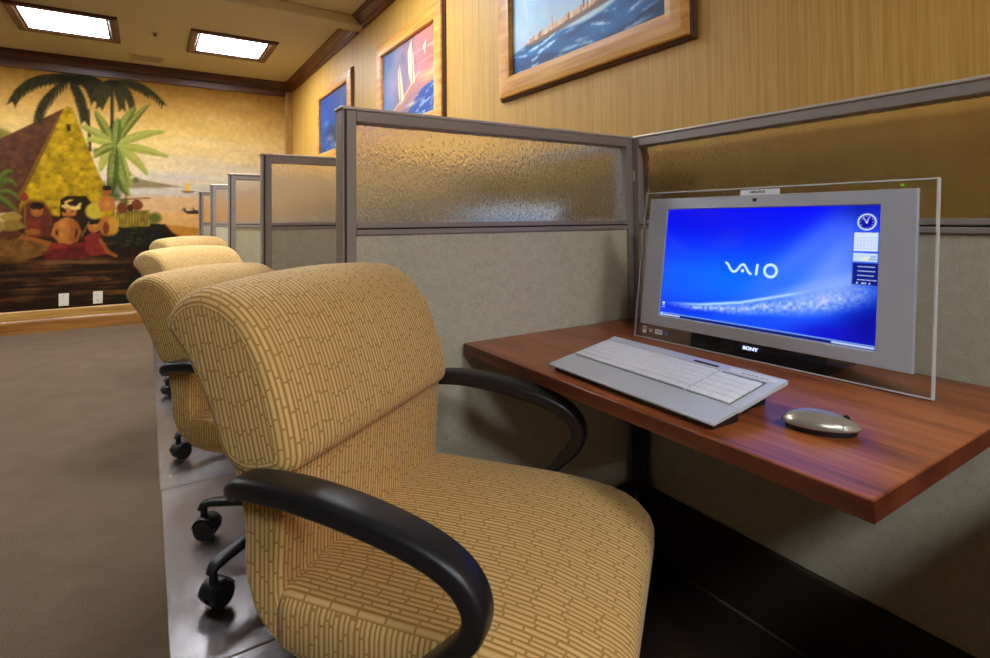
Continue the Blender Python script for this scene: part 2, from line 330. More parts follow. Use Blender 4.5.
# ------------------------------------------------------------------ mural on the far wall
MURAL = [('e',(0.795,1.681),0.528,0.085,(188,178,170),0.5,1),('e',(0.393,1.752),0.44,0.067,(196,180,160),0.5,1),('e',(1.006,1.902),0.352,0.095,(222,186,140),0.5,1),('e',(0.639,2.221),0.528,0.133,(222,190,120),0.35,1),('e',(0.898,2.42),0.264,0.085,(205,165,90),0.4,1),('e',(0.297,1.571),0.528,0.057,(186,182,178),0.6,1),('e',(0.641,1.56),0.352,0.028,(225,205,180),0.5,1),('e',(0.49,1.959),0.44,0.057,(226,196,140),0.5,1),('e',(1.06,2.165),0.246,0.085,(200,160,95),0.35,1),('p',[(-0.158,1.417),(1.938,1.466),(1.938,1.378),(-0.158,1.364)],(176,166,156),0.7,0),('p',[(-0.228,1.509),(-0.07,1.525),(0.111,1.488),(0.317,1.45),(0.111,1.423),(-0.245,1.404)],(128,108,66),0.8,0),('p',[(-0.228,1.425),(0.25,1.448),(0.9,1.407),(0.9,1.384),(-0.227,1.363)],(205,190,168),0.7,0),('p',[(-0.244,1.341),(1.938,1.352),(1.937,1.125),(-0.243,1.153)],(214,166,112),0.85,0),('p',[(-0.244,1.174),(1.937,1.15),(1.937,0.923),(-0.243,0.986)],(222,164,92),0.9,0),('p',[(0.021,1.024),(0.592,0.994),(1.937,0.973),(1.937,0.747),(0.022,0.874)],(218,152,40),0.9,0),('p',[(0.021,1.067),(0.299,1.021),(0.642,0.971),(0.493,0.906),(0.022,0.917)],(178,116,38),0.7,0),('p',[(0.345,1.495),(0.384,1.496),(0.394,1.407),(0.355,1.407)],(232,186,60),1,0),('p',[(0.307,1.406),(0.452,1.409),(0.423,1.386),(0.336,1.384)],(140,90,50),1,0),('p',[(0.308,1.207),(0.375,1.185),(0.453,1.197),(0.532,1.174),(0.463,1.152),(0.375,1.152)],(62,44,34),1,0),('l',[(0.337,1.218),(0.356,1.174)],0.0147,0.0147,(54,40,30),1),('l',[(0.424,1.219),(0.443,1.174)],0.0129,0.0129,(54,40,30),1),('p',[(-1.653,0.92),(-1.251,0.947),(-0.963,1.037),(-0.655,1.053),(-0.328,1.07),(-0.068,1.025),(0.159,1.044),(0.224,0.956),(0.319,0.888),(1.116,0.845),(1.937,0.822),(1.935,-0.433),(-1.644,-0.07)],(44,25,12),1,0.3),('p',[(-0.412,1.009),(-0.156,1.069),(0.112,1.045),(0.187,0.957),(0.022,0.81),(-0.327,0.78),(-0.452,0.887)],(34,28,20),1,0.3),('e',(-1.034,0.691),0.299,0.028,(104,62,28),0.7,0.8),('e',(-0.613,0.711),0.264,0.028,(104,62,28),0.7,0.8),('e',(-0.241,0.652),0.229,0.028,(104,62,28),0.7,0.8),('e',(-0.884,0.596),0.352,0.024,(104,62,28),0.7,0.8),('e',(-0.409,0.558),0.317,0.024,(104,62,28),0.7,0.8),('e',(-1.105,0.523),0.264,0.024,(104,62,28),0.7,0.8),('e',(-0.714,0.467),0.387,0.024,(104,62,28),0.7,0.8),('e',(-0.24,0.444),0.176,0.019,(104,62,28),0.7,0.8),('e',(-0.958,0.416),0.264,0.019,(104,62,28),0.7,0.8),('e',(-0.571,0.366),0.229,0.019,(104,62,28),0.7,0.8),('e',(-1.386,0.588),0.352,0.028,(104,62,28),0.7,0.8),('e',(-1.14,0.335),0.264,0.019,(104,62,28),0.7,0.8),('e',(-0.411,0.845),0.194,0.028,(104,62,28),0.7,0.8),('e',(-1.384,0.403),0.264,0.028,(104,62,28),0.7,0.8),('e',(-0.066,0.686),0.158,0.024,(104,62,28),0.7,0.8),('e',(-0.885,0.635),0.352,0.014,(34,20,12),0.7,0.8),('e',(-0.409,0.62),0.317,0.014,(34,20,12),0.7,0.8),('e',(-1.033,0.557),0.299,0.014,(34,20,12),0.7,0.8),('e',(-0.572,0.507),0.352,0.014,(34,20,12),0.7,0.8),('e',(-0.883,0.45),0.299,0.014,(34,20,12),0.7,0.8),('e',(-0.17,0.314),0.229,0.114,(24,34,22),0.8,0.7),('e',(-0.065,0.453),0.141,0.076,(28,36,22),0.7,0.7),('e',(-1.244,1.761),0.194,0.209,(96,88,24),1,0.3),('e',(-1.159,1.862),0.106,0.114,(128,118,40),0.8,0.5),('e',(-1.394,1.518),0.352,0.38,(64,62,20),1,0.3),('e',(-0.45,1.811),0.035,0.028,(70,78,26),0.6,0.7),('e',(-0.255,1.645),0.044,0.038,(104,106,38),0.6,0.7),('e',(-0.414,1.462),0.053,0.048,(54,60,22),0.6,0.7),('e',(-0.218,1.289),0.062,0.028,(132,128,52),0.6,0.7),('e',(-0.383,1.753),0.035,0.038,(70,78,26),0.6,0.7),('e',(-0.185,1.585),0.044,0.048,(104,106,38),0.6,0.7),('e',(-0.347,1.402),0.053,0.028,(54,60,22),0.6,0.7),('e',(-0.148,1.227),0.062,0.038,(132,128,52),0.6,0.7),('e',(-0.315,1.694),0.035,0.048,(70,78,26),0.6,0.7),('e',(-0.115,1.524),0.044,0.028,(104,106,38),0.6,0.7),('e',(-0.279,1.341),0.053,0.038,(54,60,22),0.6,0.7),('e',(-0.441,1.801),0.062,0.048,(132,128,52),0.6,0.7),('e',(-0.246,1.635),0.035,0.028,(70,78,26),0.6,0.7),('e',(-0.406,1.452),0.044,0.038,(104,106,38),0.6,0.7),('e',(-0.21,1.279),0.053,0.048,(54,60,22),0.6,0.7),('e',(-0.374,1.743),0.062,0.028,(132,128,52),0.6,0.7),('e',(-0.176,1.574),0.035,0.038,(70,78,26),0.6,0.7),('e',(-0.338,1.392),0.044,0.048,(104,106,38),0.6,0.7),('e',(-0.14,1.216),0.053,0.028,(54,60,22),0.6,0.7),('e',(-0.306,1.684),0.062,0.038,(132,128,52),0.6,0.7),('e',(-0.106,1.513),0.035,0.048,(70,78,26),0.6,0.7),('e',(-0.27,1.33),0.044,0.028,(104,106,38),0.6,0.7),('e',(-0.433,1.791),0.053,0.038,(54,60,22),0.6,0.7),('e',(-0.237,1.624),0.062,0.048,(132,128,52),0.6,0.7),('e',(-0.398,1.442),0.035,0.028,(70,78,26),0.6,0.7),('e',(-0.201,1.268),0.044,0.038,(104,106,38),0.6,0.7),('e',(-0.366,1.733),0.053,0.048,(54,60,22),0.6,0.7),('e',(-0.168,1.564),0.062,0.028,(132,128,52),0.6,0.7),('e',(-0.33,1.381),0.035,0.038,(70,78,26),0.6,0.7),('e',(-0.131,1.206),0.044,0.048,(104,106,38),0.6,0.7),('p',[(-0.711,2.216),(-1.223,1.848),(-1.463,1.654),(-1.525,1.146),(-1.038,1.173),(-0.892,1.635)],(84,50,30),1,0.25),('p',[(-0.726,2.174),(-0.695,2.238),(-0.647,2.233),(-0.54,1.907),(-0.432,1.585),(-0.304,1.299),(-0.277,1.07),(-1.073,1.058),(-1.024,1.328),(-0.862,1.765)],(164,128,14),1,0.3),('p',[(-1.024,1.328),(-0.862,1.765),(-0.726,2.174),(-0.757,2.131),(-0.893,1.763),(-1.053,1.328)],(120,84,24),0.8,0),('p',[(-0.694,2.057),(-0.662,2.06),(-0.654,1.99),(-0.685,1.987)],(56,38,14),1,0),('p',[(-0.736,1.293),(-0.689,1.334),(-0.529,1.337),(-0.488,1.276),(-0.486,0.97),(-0.734,0.975)],(40,26,12),1,0),('l',[(-0.319,2.446),(-0.317,2.111),(-0.332,1.818)],0.0294,0.0294,(60,48,22),1),('l',[(-0.518,2.216),(-0.499,1.807)],0.0276,0.0276,(66,56,26),1),('f',(-0.665,2.525),(-1.004,2.518),(-1.097,2.263),0.09,(50,44,22)),('f',(-0.665,2.525),(-0.899,2.572),(-1.047,2.376),0.09,(50,44,22)),('f',(-0.665,2.525),(-0.882,2.337),(-0.91,2.097),0.09,(50,44,22)),('f',(-0.665,2.525),(-0.568,2.395),(-0.55,2.131),0.09,(50,44,22)),('f',(-0.665,2.525),(-0.504,2.567),(-0.469,2.345),0.09,(50,44,22)),('f',(-0.665,2.525),(-0.454,2.574),(-0.37,2.419),0.09,(50,44,22)),('f',(-0.665,2.525),(-0.52,2.606),(-0.42,2.516),0.09,(50,44,22)),('f',(-0.665,2.525),(-0.822,2.563),(-0.973,2.463),0.09,(50,44,22)),('f',(-0.311,2.531),(-0.076,2.626),(0.125,2.369),0.076,(62,56,28)),('f',(-0.311,2.531),(-0.146,2.595),(-0.003,2.463),0.076,(62,56,28)),('f',(-0.311,2.531),(-0.181,2.526),(-0.145,2.307),0.076,(62,56,28)),('f',(-0.311,2.531),(-0.404,2.539),(-0.453,2.388),0.076,(62,56,28)),('f',(-0.311,2.531),(-0.25,2.475),(-0.232,2.288),0.076,(62,56,28)),('f',(-0.311,2.531),(-0.386,2.437),(-0.419,2.288),0.076,(62,56,28)),('e',(-0.665,2.525),0.158,0.067,(38,33,20),0.9,0.5),('e',(-0.311,2.52),0.079,0.048,(44,38,22),0.9,0.5),('l',[(-0.299,1.925),(-0.331,1.61),(-0.346,1.298)],0.0368,0.0368,(74,76,28),1),('v',(-0.29,1.862),(-0.401,2.103),(-0.46,2.212),0.06,(98,100,30),(196,186,92)),('v',(-0.29,1.862),(-0.231,2.119),(-0.11,2.29),0.072,(92,104,36),(196,186,92)),('v',(-0.29,1.862),(-0.144,2.169),(0.016,2.336),0.048,(98,100,30),(196,186,92)),('v',(-0.29,1.862),(-0.073,2.026),(0.154,2.045),0.066,(152,150,60),(196,186,92)),('v',(-0.29,1.862),(-0.027,1.859),(0.184,1.774),0.066,(152,150,60),(196,186,92)),('v',(-0.29,1.862),(-0.107,1.768),(-0.008,1.57),0.066,(152,150,60),(196,186,92)),('v',(-0.29,1.862),(-0.451,2.017),(-0.582,2.046),0.06,(134,138,54),(196,186,92)),('v',(-0.29,1.862),(-0.417,1.937),(-0.532,1.908),0.06,(152,150,60),(196,186,92)),('v',(-0.29,1.862),(-0.383,1.763),(-0.415,1.586),0.06,(152,150,60),(196,186,92)),('v',(-0.29,1.862),(-0.383,1.856),(-0.466,1.727),0.06,(98,100,30),(196,186,92)),('v',(-0.29,1.862),(-0.229,1.656),(-0.158,1.448),0.072,(120,130,48),(196,186,92)),('v',(-0.29,1.862),(-0.274,2.031),(-0.266,2.158),0.06,(84,98,34),(196,186,92)),('v',(-0.29,1.862),(-0.262,1.508),(-0.175,1.342),0.085,(86,96,34),(196,186,92)),('v',(-0.29,1.862),(-0.314,1.548),(-0.313,1.34),0.072,(70,82,28),(196,186,92)),('e',(-0.313,1.403),0.123,0.133,(58,64,24),0.6,0.6),('v',(-1.226,1.325),(-1.157,1.575),(-1.069,1.424),0.037,(74,80,26),(120,122,50)),('v',(-1.226,1.325),(-1.141,1.441),(-1.038,1.289),0.037,(74,80,26),(120,122,50)),('v',(-1.226,1.325),(-1.171,1.612),(-1.099,1.558),0.037,(74,80,26),(120,122,50)),('v',(-1.226,1.325),(-1.155,1.326),(-1.052,1.154),0.037,(74,80,26),(120,122,50)),('p',[(-0.278,1.174),(0.021,1.196),(0.021,1.024),(-0.277,1.007)],(148,122,36),1,0.3),('l',[(-0.269,1.184),(-0.268,1.018)],0.0064,0.0064,(84,66,22),1),('l',[(-0.244,1.184),(-0.243,1.017)],0.0064,0.0064,(84,66,22),1),('l',[(-0.218,1.184),(-0.217,1.017)],0.0064,0.0064,(84,66,22),1),('l',[(-0.192,1.185),(-0.191,1.017)],0.0064,0.0064,(84,66,22),1),('l',[(-0.166,1.185),(-0.165,1.016)],0.0064,0.0064,(84,66,22),1),('l',[(-0.139,1.185),(-0.139,1.016)],0.0064,0.0064,(84,66,22),1),('l',[(-0.113,1.185),(-0.112,1.015)],0.0064,0.0064,(84,66,22),1),('l',[(-0.087,1.185),(-0.086,1.015)],0.0064,0.0064,(84,66,22),1),('l',[(-0.06,1.185),(-0.059,1.015)],0.0064,0.0064,(84,66,22),1),('l',[(-0.033,1.185),(-0.032,1.014)],0.0064,0.0064,(84,66,22),1),('l',[(-0.006,1.185),(-0.006,1.014)],0.0064,0.0064,(84,66,22),1),('l',[(-0.313,1.299),(0.02,1.324)],0.0092,0.0092,(60,46,24),1),('l',[(-0.193,1.384),(-0.192,1.174)],0.0092,0.0092,(60,46,24),1),('e',(-0.227,1.216),0.044,0.057,(104,54,26),1,0.15),('e',(-0.096,1.248),0.053,0.057,(112,56,28),1,0.15),('e',(-0.157,1.216),0.026,0.038,(70,36,20),1,0.15),('e',(0.066,1.11),0.079,0.076,(88,92,34),1,0.5),('e',(-0.926,1.134),0.123,0.152,(92,44,24),1,0.3),('e',(-0.911,1.183),0.048,0.057,(150,82,34),1,0.15),('e',(-0.912,1.232),0.053,0.038,(38,22,14),1,0.15),('p',[(-0.978,1.096),(-0.842,1.105),(-0.795,0.936),(-1.006,0.922)],(112,44,28),1,0),('e',(-0.94,0.979),0.062,0.028,(150,82,34),1,0.15),('p',[(-1.222,0.889),(-1.109,1.001),(-0.962,0.94),(-0.795,0.877),(-0.794,0.778),(-1.034,0.691),(-1.249,0.702)],(110,72,28),1,0.3),('e',(-1.095,1.058),0.053,0.067,(150,82,34),1,0.15),('e',(-1.103,1.125),0.079,0.038,(150,120,44),1,0.15),('l',[(-1.065,0.943),(-0.917,0.9),(-0.81,0.848)],0.0368,0.0368,(150,82,34),1),('e',(-1.109,0.963),0.079,0.057,(84,46,24),1,0.15),('p',[(-0.781,1.075),(-0.719,1.124),(-0.608,1.113),(-0.599,0.932),(-0.574,0.87),(-0.764,0.866)],(176,104,42),1,0),('e',(-0.664,1.174),0.057,0.076,(176,104,42),1,0.15),('e',(-0.688,1.214),0.053,0.048,(38,22,14),1,0.15),('l',[(-0.712,1.234),(-0.656,1.194),(-0.585,1.214)],0.0276,0.0276,(214,176,84),1),('l',[(-0.68,1.234),(-0.689,1.274),(-0.641,1.294)],0.0138,0.0138,(208,160,70),1),('l',[(-0.765,1.055),(-0.772,0.936),(-0.686,0.894),(-0.591,0.911)],0.0331,0.0331,(176,104,42),1),('p',[(-0.81,0.858),(-0.733,0.895),(-0.575,0.891),(-0.493,0.807),(-0.541,0.708),(-0.732,0.696),(-0.855,0.722)],(122,38,26),1,0.2),('e',(-0.461,1.031),0.053,0.067,(176,104,42),1,0.15),('e',(-0.47,1.092),0.062,0.048,(38,22,14),1,0.15),('p',[(-0.542,0.91),(-0.477,0.97),(-0.411,0.948),(-0.377,0.824),(-0.309,0.738),(-0.525,0.727)],(128,40,30),1,0.2),('l',[(-0.411,0.886),(-0.343,0.76),(-0.275,0.716)],0.0322,0.0322,(150,82,34),1),('p',[(-0.886,0.782),(-0.542,0.829),(-0.492,0.726),(-0.824,0.681)],(96,30,22),1,0.2),('l',[(-0.567,0.911),(-0.503,1.072)],0.0092,0.0092,(150,120,50),1),('e',(-0.454,1.184),0.079,0.085,(184,160,42),1,0.3),('e',(-0.353,1.029),0.07,0.104,(170,104,36),1,0.3),('e',(-0.303,1.029),0.053,0.095,(190,132,40),1,0.4),('e',(-0.362,1.009),0.026,0.067,(120,46,28),1,0.15),('p',[(-0.413,1.318),(-0.363,1.35),(-0.296,1.32),(-0.278,1.195),(-0.413,1.174)],(176,104,42),1,0),('e',(-0.355,1.391),0.035,0.043,(150,82,34),1,0.15),('e',(-0.355,1.422),0.04,0.028,(38,22,14),1,0.15),('l',[(-0.405,1.297),(-0.421,1.236),(-0.379,1.205)],0.0202,0.0202,(176,104,42),1),('l',[(-1.009,1.329),(-0.991,0.902)],0.0074,0.0074,(130,100,40),1),('e',(-1.009,1.319),0.031,0.043,(134,48,28),1,0.15),('p',[(-1.25,0.796),(-1.049,0.807),(-0.99,0.767),(-1.15,0.754)],(118,72,34),0.65,0.2),('p',[(-0.952,0.658),(-0.7,0.665),(-0.637,0.622),(-0.847,0.613)],(92,54,26),0.65,0.2),('p',[(-0.636,0.511),(-0.325,0.512),(-0.257,0.466),(-0.523,0.464)],(66,38,18),0.65,0.2),('p',[(-0.299,0.355),(0.079,0.347),(0.152,0.298),(-0.179,0.304)],(118,72,34),0.65,0.2),('p',[(0.059,0.745),(0.319,0.756),(0.396,0.709),(0.188,0.696)],(92,54,26),0.65,0.2),('p',[(-0.997,0.66),(-0.747,0.667),(-0.684,0.624),(-0.892,0.616)],(66,38,18),0.65,0.2),('p',[(-0.683,0.515),(-0.375,0.515),(-0.308,0.469),(-0.572,0.467)],(118,72,34),0.65,0.2),('p',[(-0.349,0.359),(0.024,0.351),(0.097,0.303),(-0.23,0.308)],(92,54,26),0.65,0.2),('p',[(0.005,0.747),(0.262,0.759),(0.339,0.712),(0.132,0.699)],(66,38,18),0.65,0.2),('p',[(-1.041,0.663),(-0.793,0.67),(-0.731,0.627),(-0.937,0.619)],(118,72,34),0.65,0.2),('p',[(-0.73,0.518),(-0.425,0.518),(-0.358,0.473),(-0.62,0.47)],(92,54,26),0.65,0.2),('p',[(-0.4,0.363),(-0.029,0.355),(0.043,0.307),(-0.282,0.312)],(66,38,18),0.65,0.2),('p',[(-0.049,0.749),(0.206,0.761),(0.281,0.714),(0.077,0.701)],(118,72,34),0.65,0.2),('p',[(-1.085,0.665),(-0.839,0.672),(-0.778,0.629),(-0.982,0.621)],(92,54,26),0.65,0.2),('p',[(-0.777,0.521),(-0.475,0.521),(-0.409,0.476),(-0.667,0.474)],(66,38,18),0.65,0.2),('p',[(-0.449,0.367),(-0.083,0.359),(-0.011,0.311),(-0.332,0.317)],(118,72,34),0.65,0.2),('p',[(-0.102,0.751),(0.15,0.763),(0.225,0.716),(0.023,0.703)],(92,54,26),0.65,0.2),('p',[(-1.128,0.667),(-0.885,0.674),(-0.824,0.632),(-1.026,0.624)],(66,38,18),0.65,0.2),('p',[(-0.823,0.524),(-0.524,0.524),(-0.458,0.48),(-0.715,0.477)],(118,72,34),0.65,0.2),('p',[(-0.498,0.371),(-0.135,0.363),(-0.065,0.316),(-0.383,0.321)],(92,54,26),0.65,0.2),('e',(-0.734,1.024),0.044,0.067,(206,138,62),0.8,0.8),('e',(-0.647,1.033),0.035,0.057,(206,138,62),0.7,0.8),('e',(-0.656,1.184),0.026,0.038,(206,138,62),0.7,0.8),('e',(-0.919,1.183),0.023,0.032,(178,104,50),0.8,0.8),('e',(-0.453,1.031),0.025,0.034,(206,138,62),0.7,0.8),('e',(-0.355,1.257),0.035,0.048,(206,138,62),0.7,0.8),('l',[(-0.647,0.983),(-0.575,0.911)],0.0147,0.0147,(206,138,62),0.4),('e',(-0.811,1.035),0.079,0.114,(86,40,24),0.85,0.3),('e',(-1.005,0.786),0.194,0.067,(120,82,34),0.6,0.6),('e',(-1.124,1.039),0.123,0.048,(128,108,40),0.8,0.4),('p',[(-0.797,1.134),(-0.576,1.133),(-0.558,0.86),(-0.779,0.867)],(52,30,16),1,0),('p',[(-0.773,1.065),(-0.727,1.104),(-0.68,1.124),(-0.632,1.103),(-0.6,1.063),(-0.615,0.972),(-0.622,0.862),(-0.748,0.866),(-0.749,0.975)],(176,104,42),1,0),('p',[(-0.656,1.103),(-0.6,1.063),(-0.615,0.972),(-0.622,0.862),(-0.67,0.863),(-0.655,0.993)],(132,72,28),0.6,0),('e',(-0.718,1.044),0.044,0.048,(206,138,62),0.7,0.9),('e',(-0.718,0.934),0.035,0.057,(206,138,62),0.5,0.9),('l',[(-0.765,1.055),(-0.788,0.956),(-0.733,0.885),(-0.654,0.863)],0.0294,0.0294,(176,104,42),1),('l',[(-0.608,1.063),(-0.575,0.972),(-0.607,0.881)],0.0276,0.0276,(150,82,34),1),('e',(-0.656,1.184),0.035,0.048,(176,104,42),1,0.15),('e',(-0.664,1.194),0.021,0.028,(206,138,62),0.7,0.8),('e',(-0.644,1.184),0.011,0.008,(38,22,14),0.8,0.15),('l',[(-0.688,1.244),(-0.641,1.214),(-0.593,1.224),(-0.577,1.255)],0.0221,0.0221,(222,190,110),1),('l',[(-0.688,1.244),(-0.696,1.274),(-0.657,1.294)],0.012,0.012,(214,172,84),1),('e',(-1.207,0.738),0.079,0.015,(30,18,10),0.55,0.7),('e',(-0.936,0.502),0.106,0.015,(112,68,32),0.55,0.7),('e',(-0.653,0.693),0.132,0.015,(30,18,10),0.55,0.7),('e',(-0.35,0.441),0.158,0.015,(112,68,32),0.55,0.7),('e',(-0.031,0.642),0.185,0.015,(30,18,10),0.55,0.7),('e',(-0.951,0.464),0.079,0.015,(112,68,32),0.55,0.7),('e',(-0.669,0.653),0.106,0.015,(30,18,10),0.55,0.7),('e',(-0.366,0.401),0.132,0.015,(112,68,32),0.55,0.7),('e',(-0.048,0.6),0.158,0.015,(30,18,10),0.55,0.7),('e',(-0.965,0.426),0.185,0.015,(112,68,32),0.55,0.7),('e',(-0.684,0.614),0.079,0.015,(30,18,10),0.55,0.7),('e',(-0.383,0.362),0.106,0.015,(112,68,32),0.55,0.7),('e',(-0.066,0.559),0.132,0.015,(30,18,10),0.55,0.7),('e',(-0.98,0.389),0.158,0.015,(112,68,32),0.55,0.7),('e',(-0.7,0.575),0.185,0.015,(30,18,10),0.55,0.7),('e',(-0.399,0.322),0.079,0.015,(112,68,32),0.55,0.7),('e',(-0.083,0.518),0.106,0.015,(30,18,10),0.55,0.7),('e',(-0.994,0.352),0.132,0.015,(112,68,32),0.55,0.7),('e',(-0.715,0.536),0.158,0.015,(30,18,10),0.55,0.7),('e',(-0.416,0.283),0.185,0.015,(112,68,32),0.55,0.7),('e',(-0.101,0.477),0.079,0.015,(30,18,10),0.55,0.7),('e',(-1.009,0.314),0.106,0.015,(112,68,32),0.55,0.7),('e',(-0.73,0.498),0.132,0.015,(30,18,10),0.55,0.7),('e',(-0.435,0.692),0.158,0.015,(112,68,32),0.55,0.7),('e',(-0.118,0.436),0.185,0.015,(30,18,10),0.55,0.7),('e',(-1.027,0.701),0.079,0.015,(112,68,32),0.55,0.7),('e',(-0.243,1.007),0.026,0.019,(20,18,12),0.7,0.6),('e',(-0.076,0.888),0.035,0.019,(60,66,28),0.7,0.6),('e',(0.094,0.959),0.044,0.019,(20,18,12),0.7,0.6),('e',(-0.094,0.846),0.026,0.019,(60,66,28),0.7,0.6),('e',(0.076,0.916),0.035,0.019,(20,18,12),0.7,0.6),('e',(-0.112,0.994),0.044,0.019,(60,66,28),0.7,0.6),('e',(0.058,0.873),0.026,0.019,(20,18,12),0.7,0.6),('e',(-0.13,0.952),0.035,0.019,(60,66,28),0.7,0.6),('e',(0.04,0.831),0.044,0.019,(20,18,12),0.7,0.6),('e',(-0.147,0.911),0.026,0.019,(60,66,28),0.7,0.6),('e',(0.022,0.981),0.035,0.019,(20,18,12),0.7,0.6),('e',(-0.164,0.869),0.044,0.019,(60,66,28),0.7,0.6),('e',(0.004,0.939),0.026,0.019,(20,18,12),0.7,0.6),('e',(-0.181,0.828),0.035,0.019,(60,66,28),0.7,0.6),('l',[(-1.175,0.338),(-0.729,0.339),(-0.153,0.354)],0.0184,0.0184,(110,70,30),0.4),('e',(-0.731,0.676),0.229,0.028,(140,98,50),0.7,0.6),('e',(-0.476,0.664),0.229,0.028,(140,98,50),0.7,0.6)]

a = Art(-1.9, 1.398, .215, 2.571, .0118)
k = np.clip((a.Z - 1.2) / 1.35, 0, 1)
stops = np.array([0, .12, .25, .42, .62, .8, 1.0]); cols = np.array([(206, 168, 118), (196, 180, 160), (212, 190, 158), (226, 194, 132), (222, 182, 104), (198, 150, 72), (160, 114, 44)], float)  # sky gradient; its top stops are darkened to paint in light falloff
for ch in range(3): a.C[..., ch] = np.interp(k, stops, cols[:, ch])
a.C *= (1 + .1 * (a.noise(4, 14, 9) - .5))[..., None]
DISP = {'p': a.poly, 'l': a.line, 'e': a.ell, 'f': a.frond, 'v': a.leaf}
for s_ in MURAL: DISP[s_[0]](*s_[1:])
a.C *= (1 + .16 * (a.noise(30, 34, 4) - .5))[..., None]
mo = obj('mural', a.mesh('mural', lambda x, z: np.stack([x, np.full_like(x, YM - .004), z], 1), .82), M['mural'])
tag(mo, 'large painted tropical village mural with thatched hut and palms covering the far wall', 'mural')

# ------------------------------------------------------------------ wall plates on the mural
def wall_plate(x, label, kind_):
    r = thing(kind_, label, 'wall plate', (x, YM - .006, .3))
    obj('cover_plate', B((-.04, -.006, -.062), (.04, 0, .062), .003), M['ivory'], r)
    if kind_ == 'power_outlet':
        for z in (-.028, .028):
            s = obj('socket', B((-.017, -.009, z - .016), (.017, -.005, z + .016), .004), M['ivory'], r)
            b_ = bmesh.new(); [box(b_, (dx - .0015, -.0096, z - .006), (dx + .0015, -.0088, z + .006)) for dx in (-.007, .007)]
            obj('slot', b_, M['ink'], s)
    else:
        obj('screw', cyl(bmesh.new(), (0, -.008, .04), (0, -.005, .04), .004), M['silver_dark'], r)
wall_plate(-.70, 'blank ivory wall plate, left of the two low on the mural', 'wall_plate')
wall_plate(-.425, 'ivory duplex power outlet, right of the two plates low on the mural', 'power_outlet')

# ------------------------------------------------------------------ framed paintings on the right wall
FR = [(0, .010), (0, .026), (.006, .034), (.03, .036), (.07, .034), (.092, .030), (.096, .022), (.090, .012), (.104, .012), (.108, .007), (.108, 0)]
def painting(name_label, y0, y1, z0, z1, paint, gain):
    r = thing('framed_painting', name_label, 'painting', (XW - .001, (y0 + y1) / 2, z0), group=None)
    cy = (y0 + y1) / 2
    bm = ring(bmesh.new(), y0 - cy, y1 - cy, 0, z1 - z0, FR[:7], lambda u, v, h: (-h, u, v))
    obj('frame', bm, [M['frame_wood_y'], M['frame_wood_z']], r)
    bm = ring(bmesh.new(), y0 - cy, y1 - cy, 0, z1 - z0, FR[6:], lambda u, v, h: (-h, u, v))
    obj('under_moulding', bm, M['moulding'], r, label='darker stepped outer moulding')
    a = Art(0, y1 - y0, 0, z1 - z0, .0058); paint(a, y1 - y0, z1 - z0)          # artwork x runs left to right as seen
    obj('canvas', a.mesh('canvas', lambda x, z: np.stack([np.full_like(x, -.011), (y1 - cy) - x, z], 1), gain), M['canvas'], r)
    return r
def waves(a, seed, top, deep=(16, 44, 110), mid=(38, 92, 168), foam=(176, 208, 236), fx=7, fz=26, tilt=0.0):
    h = a.Z - top(a.X); sea = np.clip(-h / a.step * .5 + .5, 0, 1)
    keep = (a.X, a.Z); a.X, a.Z = keep[0], keep[1] + tilt * keep[0] + .02 * np.sin(keep[0] * 11)
    n = a.noise(fx, fz, seed, 4); n2 = a.noise(fx * 1.7, fz * 2.2, seed + 1, 3); a.X, a.Z = keep
    c = np.array(deep) * (1 - n[..., None]) + np.array(mid) * n[..., None] * 1.1
    f_ = np.clip((n2 - .58) * 7, 0, 1) * np.clip(n * 1.8 - .4, 0, 1); c = c * (1 - f_[..., None]) + np.array(foam) * f_[..., None]
    a.C = a.C * (1 - sea[..., None]) + c * sea[..., None]
def paint_a(a, W, H):
    k = a.Z / H; n = a.noise(5, 9, 21)
    a.C[:] = np.array((196, 214, 226)) * (1 - k[..., None]) + np.array((120, 176, 222)) * k[..., None]; a.C *= (1 + .22 * (n - .5))[..., None]
    top = lambda x: .10 + .02 * np.sin(x * 9) + np.where(x > .05, .0, 0) + .05 * np.clip(x / W, 0, 1)
    waves(a, 31, top, (8, 46, 96), (40, 112, 172), (196, 222, 240), 7, 30)
    waves(a, 35, lambda x: .035 + .03 * np.sin(x * 7 + 1), (8, 30, 66), (30, 84, 140), (190, 220, 244), 7, 30)
    a.poly([(.10, .112), (.20, .128), (.42, .150), (.62, .172), (.80, .186), (.82, .162), (.62, .142), (.40, .122), (.20, .108)], (118, 92, 80))
    a.poly([(.08, .124), (.20, .142), (.42, .164), (.62, .186), (.84, .206), (.83, .192), (.60, .168), (.36, .146), (.16, .122)], (222, 176, 128))
    r = random.Random(3)
    for i in range(90):
        x = .13 + i * .0076; z = .124 + (x - .1) * .098 + r.uniform(.004, .013)
        a.line([(x, z - .012), (x + r.uniform(-.004, .004), z + .006)], .008, .007, r.choice([(216, 172, 134), (186, 136, 104), (214, 170, 130), (136, 92, 76), (230, 206, 170), (206, 176, 150)]))
    a.line([(.17, .13), (.165, .185)], .006, .004, (200, 180, 160)); a.line([(.10, .34), (.115, .26), (.12, .23)], .010, .004, (214, 232, 240)); a.line([(.30, .15), (.30, .20)], .006, .004, (190, 120, 90))
    for x, z, hh in ((.50, .17, .34), (.72, .19, .32)):
        a.line([(x, z), (x + .02, z + hh)], .010, .006, (120, 84, 60)); a.poly([(x + .01, z + .03), (x + .10, z + .06), (x + .12, z + .2), (x + .03, z + hh)], (226, 196, 130))
